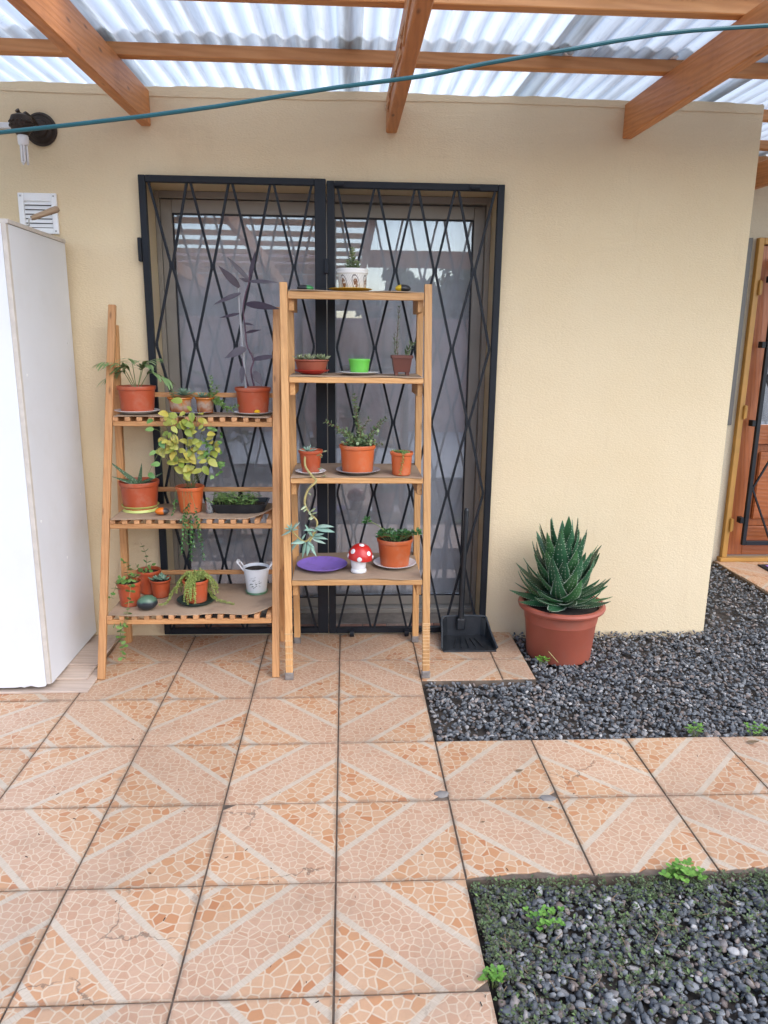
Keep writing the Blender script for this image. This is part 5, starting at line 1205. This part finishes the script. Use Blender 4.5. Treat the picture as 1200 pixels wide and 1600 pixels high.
for (b, t) in (((494, 822), (518, 823)), ((493, 826), (516, 832)), ((490, 834), (514, 838)), ((488, 838), (512, 846)), ((486, 840), (510, 852)), ((482, 845), (476, 868)), ((484, 846), (498, 868)), ((478, 846), (462, 856)), ((476, 846), (474, 872)), ((488, 836), (478, 822)), ((470, 842), (456, 848)), ((466, 840), (455, 860)), ((492, 828), (484, 818)), ((480, 845), (497, 860)), ((490, 830), (506, 820)), ((472, 844), (482, 832))):
    A = P3(*b, -.472); B = P3(t[0]+random.uniform(-7, 7), t[1]+random.uniform(-9, 9), -.472-random.uniform(-0.015, 0.050)); bq = random.choice((-1, 0, 1)); put_leaf(gp2, ('ghostlong', bq), 'lf_blue', A+rv(0.004), B-A, (random.uniform(-.5, .5), -0.6, 1), (B-A).length/0.06*random.uniform(.8, 1.1), 0.06, 0.0165, 0.007, -0.1+0.35*bq, 'lance', 7, 8)
for (b, t) in (((480, 794), (474, 800)), ((484, 800), (494, 794)), ((482, 798), (486, 806)), ((488, 806), (482, 812)), ((490, 808), (484, 813)), ((482, 770), (486, 774)), ((479, 790), (470, 797)), ((486, 803), (496, 801))):
    A = P3(*b, -.474); B = P3(*t, -.49); put_leaf(gp2, 'ghostsmall', 'lf_pale', A, B-A, (0, -1, 1), (B-A).length/0.03, 0.03, 0.010, 0.004, 0.1, 'oval')
for (b, s_) in (((495, 712), 0.8), ((505, 706), 1.0), ((497, 733), 1.0), ((504, 744), 0.9), ((500, 715), 0.7)):
    A = P3(*b, -.410 if b[1] < 720 else -.415); put_leaf(gp2, 'ghostround', 'lf_pale', A, (0.6, -0.6, 0.2), (0, 0, 1), s_, 0.022, 0.020, 0.007, 0.2, 'round')
plate('grey plate under the elephant bush pot', 0.082, -0.330, t2, 0.098, 0.017, 'grey_china')
eb = potted('elephant_bush', 'bushy small leaved succulent in the biggest terracotta pot of the ladder stand', 'potted plant', 0.080, -0.330, t2+0.0045, 0.120, 0.080, 0.066, 'terra_orange', POTS)
st = MB(); lf = MB(); c_ = Vector((0.080, -0.330, t2+0.108))
for (tx_, ty_, dy) in ((553, 616, 0), (556, 650, -.03), (508, 658, 0), (525, 672, -.03), (540, 672, -.05), (545, 685, -.07), (577, 655, 0.0), (602, 654, -.01), (590, 675, -.04), (588, 690, -.06), (570, 680, -.06), (560, 690, -.07), (596, 694, -.02), (535, 692, -.06), (578, 692, -.07), (550, 680, 0.03), (565, 668, 0.03), (583, 684, 0.02)):
    tp_ = P3(tx_, ty_, -.33+dy); b = c_+Vector((random.uniform(-.03, .03), random.uniform(-.03, .02), 0)); md = b.lerp(tp_, 0.5)+Vector((0, 0, 0.012))
    sprig(st, lf, [b, md, tp_], 0.0115, 0.0245, 0.020, 0.004, 'round', 0.0024, 2, 0.35, start=0.12)
obj('stem', st, 'stem_brown', eb); obj('foliage', lf, 'lf_jade_i', eb)
sm = potted('string_plant', 'small terracotta pot with one short trailing string, right end of the third ladder shelf', 'potted plant', 0.269, -0.375, t2, 0.100, 0.051, 0.039, 'terra_orange', POTS)
st = MB(); lf = MB(); c_ = Vector((0.269, -0.375, t2+0.088))
sprig(st, lf, [c_, P3(630, 708, -.425), P3(629, 722, -.430), P3(625, 742, -.432)], 0.0085, 0.013, 0.009, 0.003, 'oval', 0.001, 2, 0.3, start=0.3)
for k in range(5): sprig(st, lf, [c_, c_+Vector((random.uniform(-.03, .03), random.uniform(-.03, 0), 0.012)), c_+Vector((random.uniform(-.045, .045), random.uniform(-.04, 0), 0.018))], 0.008, 0.012, 0.009, 0.003)
obj('stem', st, 'stem_green', sm); obj('foliage', lf, 'lf_green_i', sm)
# lowest shelf
t3 = ZR[3]
plate('empty purple plastic plate on the lowest ladder shelf', -0.077, -0.310, t3, 0.114, 0.020, 'purple', name='plate', foot=0.7)
mu = thing('mushroom_ornament', 'red toadstool ornament with white spots on the lowest ladder shelf', 'ornament', (0.086, -0.372, t3))
mc = Vector((0.086, -0.372, t3))
obj('stalk', MB().lathe([(0, 0.0), (0.034, 0.0), (0.0355, 0.003), (0.0345, 0.012), (0.031, 0.017), (0.033, 0.030), (0.036, 0.062), (0.030, 0.074), (0, 0.074)], 28, mc), 'white_china', mu)
tiltm = Matrix.Rotation(R(6), 3, 'Y')
cap = [(0, 0.0605), (0.030, 0.058), (0.047, 0.056), (0.054, 0.060), (0.0555, 0.070), (0.053, 0.086), (0.045, 0.104), (0.033, 0.118), (0.018, 0.126), (0, 0.129)]
obj('cap', MB().lathe(cap, 36, mc, ax=tiltm), 'red_plastic', mu)
def capr(z): 
    for (r_a, z_a), (r_b, z_b) in zip(cap[3:-1], cap[4:]):
        if z_a <= z <= z_b: return r_a+(r_b-r_a)*(z-z_a)/(z_b-z_a), Vector((z_b-z_a, 0, r_a-r_b)).normalized()
    return 0.0, Vector((0, 0, 1))
for (az, z, r_) in ((-140, 0.098, 0.012), (-45, 0.096, 0.011), (-95, 0.070, 0.011), (-10, 0.076, 0.009), (-170, 0.072, 0.010), (-90, 0.1265, 0.012), (40, 0.095, 0.011), (120, 0.09, 0.012)):
    rr, nn = capr(z); a = R(az); n = Vector((nn.x*math.cos(a), nn.x*math.sin(a), nn.z)); c0 = Vector((rr*math.cos(a), rr*math.sin(a), z))
    A3 = tiltm @ n.to_track_quat('Z', 'Y').to_matrix()
    obj('spot', MB().lathe([(0, 0.0035), (r_*0.6, 0.0028), (r_*0.95, 0.0008), (r_, -0.0015), (0, -0.003)], 16, mc+tiltm @ c0, ax=A3), 'white_china', mu)
plate('white speckled plate under the glossy green plant', 0.252, -0.282, t3, 0.098, 0.018, 'white_china')
jd = potted('rosette_plant', 'glossy dark green rosette plant in a terracotta pot, right end of the lowest ladder shelf', 'potted plant', 0.252, -0.282, t3+0.0045, 0.128, 0.083, 0.064, 'terra_orange', POTS)
st = MB(); lf = MB(); c_ = Vector((0.252, -0.282, t3+0.115))
for k in range(17):
    a = k*2.39996; rr = 0.078*math.sqrt((k+0.5)/17); q_ = c_+Vector((rr*math.cos(a)*1.15, rr*math.sin(a)*0.8, random.uniform(0.012, 0.045)))
    st.tube([c_+Vector((rr*math.cos(a)*.5, rr*math.sin(a)*.5, -0.004)), q_], 0.002, 6)
    rosette(lf, q_, 11, 0.026, 0.016, 0.003, 0.05, 1.2, shape='oval', bend=0.3, axis=(math.cos(a)*.4, math.sin(a)*.4-.2, 1))
q_ = P3(574, 814, -.30); st.tube(spline([c_, c_.lerp(q_, .6)+Vector((0, 0, .015)), q_], 5), 0.0022, 6); rosette(lf, q_, 13, 0.026, 0.016, 0.003, 0.05, 1.2, shape='oval', bend=0.3, axis=(-.3, -.6, .7))
q_ = P3(652, 832, -.33); st.tube(spline([c_, q_], 4), 0.0022, 6); rosette(lf, q_, 11, 0.026, 0.016, 0.003, 0.05, 1.2, shape='oval', bend=0.3, axis=(.6, -.5, .4))
obj('stem', st, 'stem_green', jd); obj('foliage', lf, 'lf_dark_i', jd)

# ------------------------------------------------------------------ big potted aloe
random.seed(5)
ax_, ay_ = 1.055, -0.232
ba = thing('large_aloe', 'big spiny dark green aloe in a large faded terracotta pot on the gravel', 'potted plant', (ax_, ay_, -0.02))
H = 0.268
obj('pot', MB().lathe([(0.135, 0.0), (0.148, 0.0), (0.151, 0.006), (0.166, H*0.66), (0.167, H*0.665), (0.1695, H*0.68), (0.1695, H*0.69), (0.178, H*0.885), (0.190, H*0.885), (0.200, H*0.905), (0.2045, H*0.945), (0.201, H*0.985), (0.190, H), (0.179, H*0.985), (0.174, H*0.93), (0.165, H*0.75), (0.0, H*0.72)], 56, (ax_, ay_, -0.018)), 'terra_big', ba)
obj('soil', soil_mb(0.173, H*0.92), 'soil', ba, T_(ax_, ay_, -0.018))
def aloe_leaf(L, W, bend):
    mb = MB(); I = Matrix.Identity(4); ns, nr = 10, 10; x = z = 0.0; rings = []
    for i in range(ns+1):
        t = i/ns; a = bend*t
        if i: x += L/ns*math.cos(a); z += L/ns*math.sin(a)
        wd = max(0.03, min(1.0, 0.82+t*0.9)*(1-t)**0.72); T = 0.021*max(0.12, (1-t)**0.6)
        ring = []
        for j in range(nr):
            q_ = 2*PI*j/nr; y_ = math.cos(q_)*W/2*wd; hh = math.sin(q_)*T/2*(1.0 if math.sin(q_) < 0 else 0.45)+(abs(y_)/(W/2))**2*0.012
            ring.append(Vector((x-math.sin(a)*hh, y_, z+math.cos(a)*hh)))
        rings.append(ring)
    vs = [v for r_ in rings for v in r_]
    fs = [(i*nr+j, i*nr+(j+1) % nr, (i+1)*nr+(j+1) % nr, (i+1)*nr+j) for i in range(ns) for j in range(nr)]+[tuple(range(nr-1, -1, -1)), tuple(ns*nr+j for j in range(nr))]
    mb.add(vs, fs, True, 0)
    def tooth(p_, d, s_):
        d = d.normalized(); u = d.orthogonal().normalized(); v = d.cross(u)
        vs_ = [p_+u*s_*.45, p_+v*s_*.45, p_-u*s_*.45, p_-v*s_*.45, p_+d*s_]; mb.add(vs_, [(0, 1, 4), (1, 2, 4), (2, 3, 4), (3, 0, 4)], False, 1)
    for k in range(1, 19):
        t = k/20; i = min(ns-1, int(t*ns)); f = t*ns-i
        for j, sg in ((0, 1), (nr//2, -1)):
            p_ = rings[i][j].lerp(rings[i+1][j], f); tooth(p_, Vector((0.25, sg, 0.25)), 0.0052*(1-0.4*t))
        if k % 2 == 0 and t < 0.85:
            for j in (7, 8): tooth(rings[i][j].lerp(rings[i+1][j], f), Vector((0.1, 0, -1)), 0.0036)
            if k % 4 == 0: tooth(rings[i][3].lerp(rings[i+1][3], f), Vector((0, 0, 1)), 0.0024)
    return mb.mesh('leaf')
AL = [aloe_leaf(0.240, 0.088, b) for b in (0.4, 0.65, 0.95)]+[aloe_leaf(0.235, 0.082, 0.22), aloe_leaf(0.235, 0.078, -0.1)]
for me in AL: me.materials.append(M['lf_aloe']); me.materials.append(M['tooth'])
for k in range(15):      # lowest leaves lying over the rim
    a = k*2*PI/15+random.uniform(-.12, .12); e = R(random.uniform(-4, 10)); o = Vector((math.cos(a), math.sin(a), 0)); d = o*math.cos(e)+Vector((0, 0, math.sin(e)))
    b = Vector((ax_, ay_, 0.246))+o*0.035; s_ = random.uniform(0.78, 0.98)
    if b.y+d.y*0.22 > -0.02: d.y = (-0.03-b.y)/0.22; d.normalize()
    obj('leaf', AL[random.choice((0, 0, 1))], None, ba, frame(b, d, (0, 0, 1)) @ Matrix.Rotation(random.uniform(-.3, .3), 4, 'X') @ Matrix.Diagonal((s_, s_*1.1, s_, 1)))
N = 66
for k in range(N):
    t = k/(N-1); a = k*2.39996+0.6; e = R(6)+R(66)*t**0.9+random.uniform(-.10, .10)
    o = Vector((math.cos(a), math.sin(a), 0)); d = o*math.cos(e)+Vector((0, 0, math.sin(e)))
    b = Vector((ax_, ay_, 0.250+0.155*t))+o*(0.045*(1-t)+0.008)
    if b.y+d.y*0.24 > -0.02: d.y = min(d.y, (-0.03-b.y)/0.24); d.normalize()
    s_ = (0.88+0.24*t)*random.uniform(0.86, 1.08)
    me = AL[random.choice((0, 1, 2))] if t < 0.6 else AL[random.choice((3, 3, 0))]
    obj('leaf', me, None, ba, frame(b, d, (0, 0, 1) if e < 1.2 else -o) @ Matrix.Rotation(random.uniform(-.2, .2), 4, 'X') @ Matrix.Diagonal((s_, s_*1.16, s_, 1)))
tag(obj('dry_stalk', MB().tube([onz(722+640-640, 0, 0) if False else P3(857, 1018, -.50), P3(864, 1026, -.50), P3(872, 1035, -.52)], 0.0018, 5), 'stem_olive'), 'thin dry stalk lying on the gravel before the aloe pot', 'twig')

# ------------------------------------------------------------------ dustpan
dp = thing('dustpan', 'black long handled dustpan standing against the right grille', 'dustpan', (0.61, -0.14, 0))
def prism(outline_fn, n): pass
fl = []; W0, W1 = 0.108, 0.128; YB, YF = -0.052, -0.238
cx = 0.622
mb = MB()
def ring(ins, rise):
    pts_ = []
    for (x, y, z) in ((-W1, YF, 0.004), (-W0-0.006, -0.12, 0.004), (-W0, YB-0.020, 0.004), (-W0+0.022, YB, 0.004), (W0-0.022, YB, 0.004), (W0, YB-0.020, 0.004), (W0+0.006, -0.12, 0.004), (W1, YF, 0.004)): pts_.append(Vector((x, y, z)))
    hs_ = [0.012, 0.055, 0.085, 0.098, 0.098, 0.085, 0.055, 0.012]
    c0 = Vector((0, -0.15, 0))
    return [Vector((p_.x*(1+rise*0.05)-(ins*(1 if p_.x > 0 else -1)), p_.y+(rise*0.012 if p_.y > -0.1 else 0)-(ins if p_.y > -0.1 else 0), 0.004+hs_[i]*rise)) for i, p_ in enumerate(pts_)]
o_b, o_t, i_t, i_b = ring(0, 0), ring(0, 1), ring(0.004, 1), ring(0.004, 0.04)
vs = [v+Vector((cx, 0, 0)) for v in o_b+o_t+i_t+i_b]; n = 8
fs = []
for a in range(3): fs += [(a*n+j, a*n+j+1, (a+1)*n+j+1, (a+1)*n+j) for j in range(n-1)]
fs += [tuple(3*n+j for j in range(n)), tuple(j for j in range(n-1, -1, -1)), (0, n, 2*n, 3*n), (n-1, 4*n-1, 3*n-1, 2*n-1), (0, 3*n, 4*n-1, n-1)]
mb.add(vs, fs, False); obj('pan', mb, 'black_plastic', dp)
rim = [v+Vector((cx, 0, 0.001)) for v in o_t]; obj('rim', MB().tube(spline(rim, 3), 0.0048, 8), 'rim_grey', dp)
obj('lip', MB().box(cx-W1, cx+W1, YF-0.014, YF-0.0005, 0.001, 0.007, 0.0015), 'black_plastic', dp)
for k in range(5): obj('rib', MB().tube([(cx+(k-2)*0.022, -0.10, 0.009), (cx+(k-2)*0.036, -0.215, 0.009)], 0.0018, 5), 'black_plastic', dp)
hb_, ht = Vector((cx-0.018, -0.058, 0.085)), P3(729, 798, -0.052)
obj('handle', MB().tube([hb_, hb_.lerp(ht, 0.25), hb_.lerp(ht, 0.6), ht], [0.0155, 0.0135, 0.012, 0.0115], 14).tube([ht, ht+Vector((0.001, 0.001, 0.012))], [0.0118, 0.0095], 14), 'black_plastic', dp)
obj('socket', MB().box(hb_.x-0.022, hb_.x+0.022, hb_.y-0.018, hb_.y+0.008, 0.04, 0.10, 0.006), 'black_plastic', dp)

# ------------------------------------------------------------------ litter on the tiles and gravel
random.seed(9)
for (px, py), r_, lb in (((690, 1240), 0.022, 'grey mortar lump in the broken tile corner by the main joint'), ((856, 1247), 0.024, 'grey mortar lump in the broken corner between path tiles')):
    p = onz(px, py, 0); mb = MB().lathe([(0, 0.0035), (r_*0.5, 0.003), (r_*0.85, 0.0015), (r_, -0.004), (0, -0.005)], 11, sx=1.25, sy=0.8)
    mb.v = [(x*random.uniform(.8, 1.15), y*random.uniform(.8, 1.15), z) for x, y, z in mb.v]
    tag(obj('mortar_lump', mb, 'mortar', None, T_(p.x, p.y, 0.0005)), lb, 'mortar')
LIT = [((812, 1204), 0.030, 'curled dry leaf on the tiled path, behind the grey chip'), ((860, 1262), 0.016, 'small dark leaf scrap on the tiled path'), ((755, 1284), 0.014, 'leaf scrap on the path tiles near the main joint'), ((1176, 1159), 0.045, 'grey flat scrap lying where path meets gravel at right')]
for (px, py), s_, lb in LIT:
    p = onz(px, py, 0.003); tag(obj('dry_leaf', MB().leaf(Matrix.Identity(4), s_, s_*0.5, 0.001, 0.7, 'lance', 6, 6, 0.2), 'dry', None, frame((p.x-s_/2, p.y, 0.004), (1, random.uniform(-.6, .6), -0.12))), lb, 'leaf')
tw = MB()
for k in range(60):
    px, py = random.uniform(20, 1180), random.uniform(1110, 1590); p = onz(px, py, 0)
    if (p.x > 0.36 and (p.y < -1.76 or p.y > -1.05)): continue
    a = random.uniform(0, PI); L = random.uniform(0.003, 0.012); tw.tube([(p.x, p.y, 0.0012), (p.x+math.cos(a)*L, p.y+math.sin(a)*L, 0.0014)], random.uniform(0.0005, 0.0012), 4)
tag(obj('crumbs', tw, 'soil'), kind='stuff')
gs = MB()
for k in range(40):
    p = onz(random.uniform(760, 1190), random.uniform(1400, 1590), 0); a = random.uniform(0, PI); L = random.uniform(0.01, 0.035)
    gs.tube([(p.x, p.y, 0.004), (p.x+math.cos(a)*L, p.y+math.sin(a)*L, 0.007)], 0.001, 4)
tag(obj('twigs', gs, 'dry'), kind='stuff')

# ------------------------------------------------------------------ what the glass reflects: the far side of the yard
gw = thing('garden_wall', 'pink painted garden wall across the yard, seen in the door glass', 'wall', (0, -8.2, 0))
obj('wall', MB().box(-7, 7, -8.3, -8.1, -0.1, 1.75), 'pinkwall', gw)
obj('coping', MB().box(-7, 7, -8.33, -8.07, 1.7505, 1.80, 0.01), 'pinkwall', gw)
def tree(x, y, h, r_, label):
    root = thing('garden_tree', label, 'tree', (x, y, -0.03), 'trees beyond the garden wall')
    obj('trunk', MB().tube([(x, y, -0.05), (x+.05, y, h*.3), (x-.05, y+.1, h*.6), (x, y, h*.85)], [0.14, 0.11, 0.07, 0.03], 10), 'bark', root)
    lf = MB()
    for k in range(5200):
        v = Vector(RNG.normal(size=3)); v.normalize(); q_ = Vector((x, y, h*0.68))+Vector((v.x*r_, v.y*r_, v.z*r_*0.9))*(0.35+0.65*random.random())*(0.8+0.25*math.sin(v.x*5+v.z*4))
        a = rv(1).normalized(); b = a.orthogonal().normalized(); c0 = a.cross(b); s_ = random.uniform(0.05, 0.11)
        lf.add([q_-b*s_, q_+c0*s_*.5, q_+b*s_, q_-c0*s_*.5], [(0, 1, 2, 3)], False)
    tag(obj('crown', lf, 'crown', root))
tree(2.4, -10.5, 3.0, 1.05, 'leafy tree beyond the garden wall, left of the pair'); tree(4.4, -10.0, 2.8, 1.05, 'lower leafy tree beyond the garden wall'); tree(1.2, -9.6, 2.95, 0.98, 'round leafy tree just behind the garden wall')
NX = -0.36
nh = thing('neighbour_house', 'low grey neighbouring house across the yard, seen in the left door glass', 'house', (-3.2, -10.5, 0))
obj('wall', MB().box(-7.2, NX, -12.5, -10.0, -0.1, 2.75), 'pinkwall', nh)
obj('gutter', MB().box(-7.3, NX+0.05, -9.98, -9.88, 2.52, 2.64, 0.02), 'white_plastic', nh)
rm = MB(); nx = 90; vs = []
for k in range(nx+1):
    x = -7.4+(NX+7.5)*k/nx; zz = 0.03*math.cos(k*PI/2); vs += [(x, -9.80, 2.68+zz), (x, -12.6, 3.25+zz)]
rm.add(vs, [(2*k, 2*k+2, 2*k+3, 2*k+1) for k in range(nx)], True); obj('roof', rm, 'redbrown', nh)
obj('window', MB().box(-3.2, -1.9, -9.999, -9.96, 1.3, 2.2, 0.005), 'alu_dark', nh)
for o in sc.objects:
    if o.parent is not None and o.name.split('.')[0] in ('foliage', 'runner_foliage', 'crown'): o['kind'] = 'stuff'
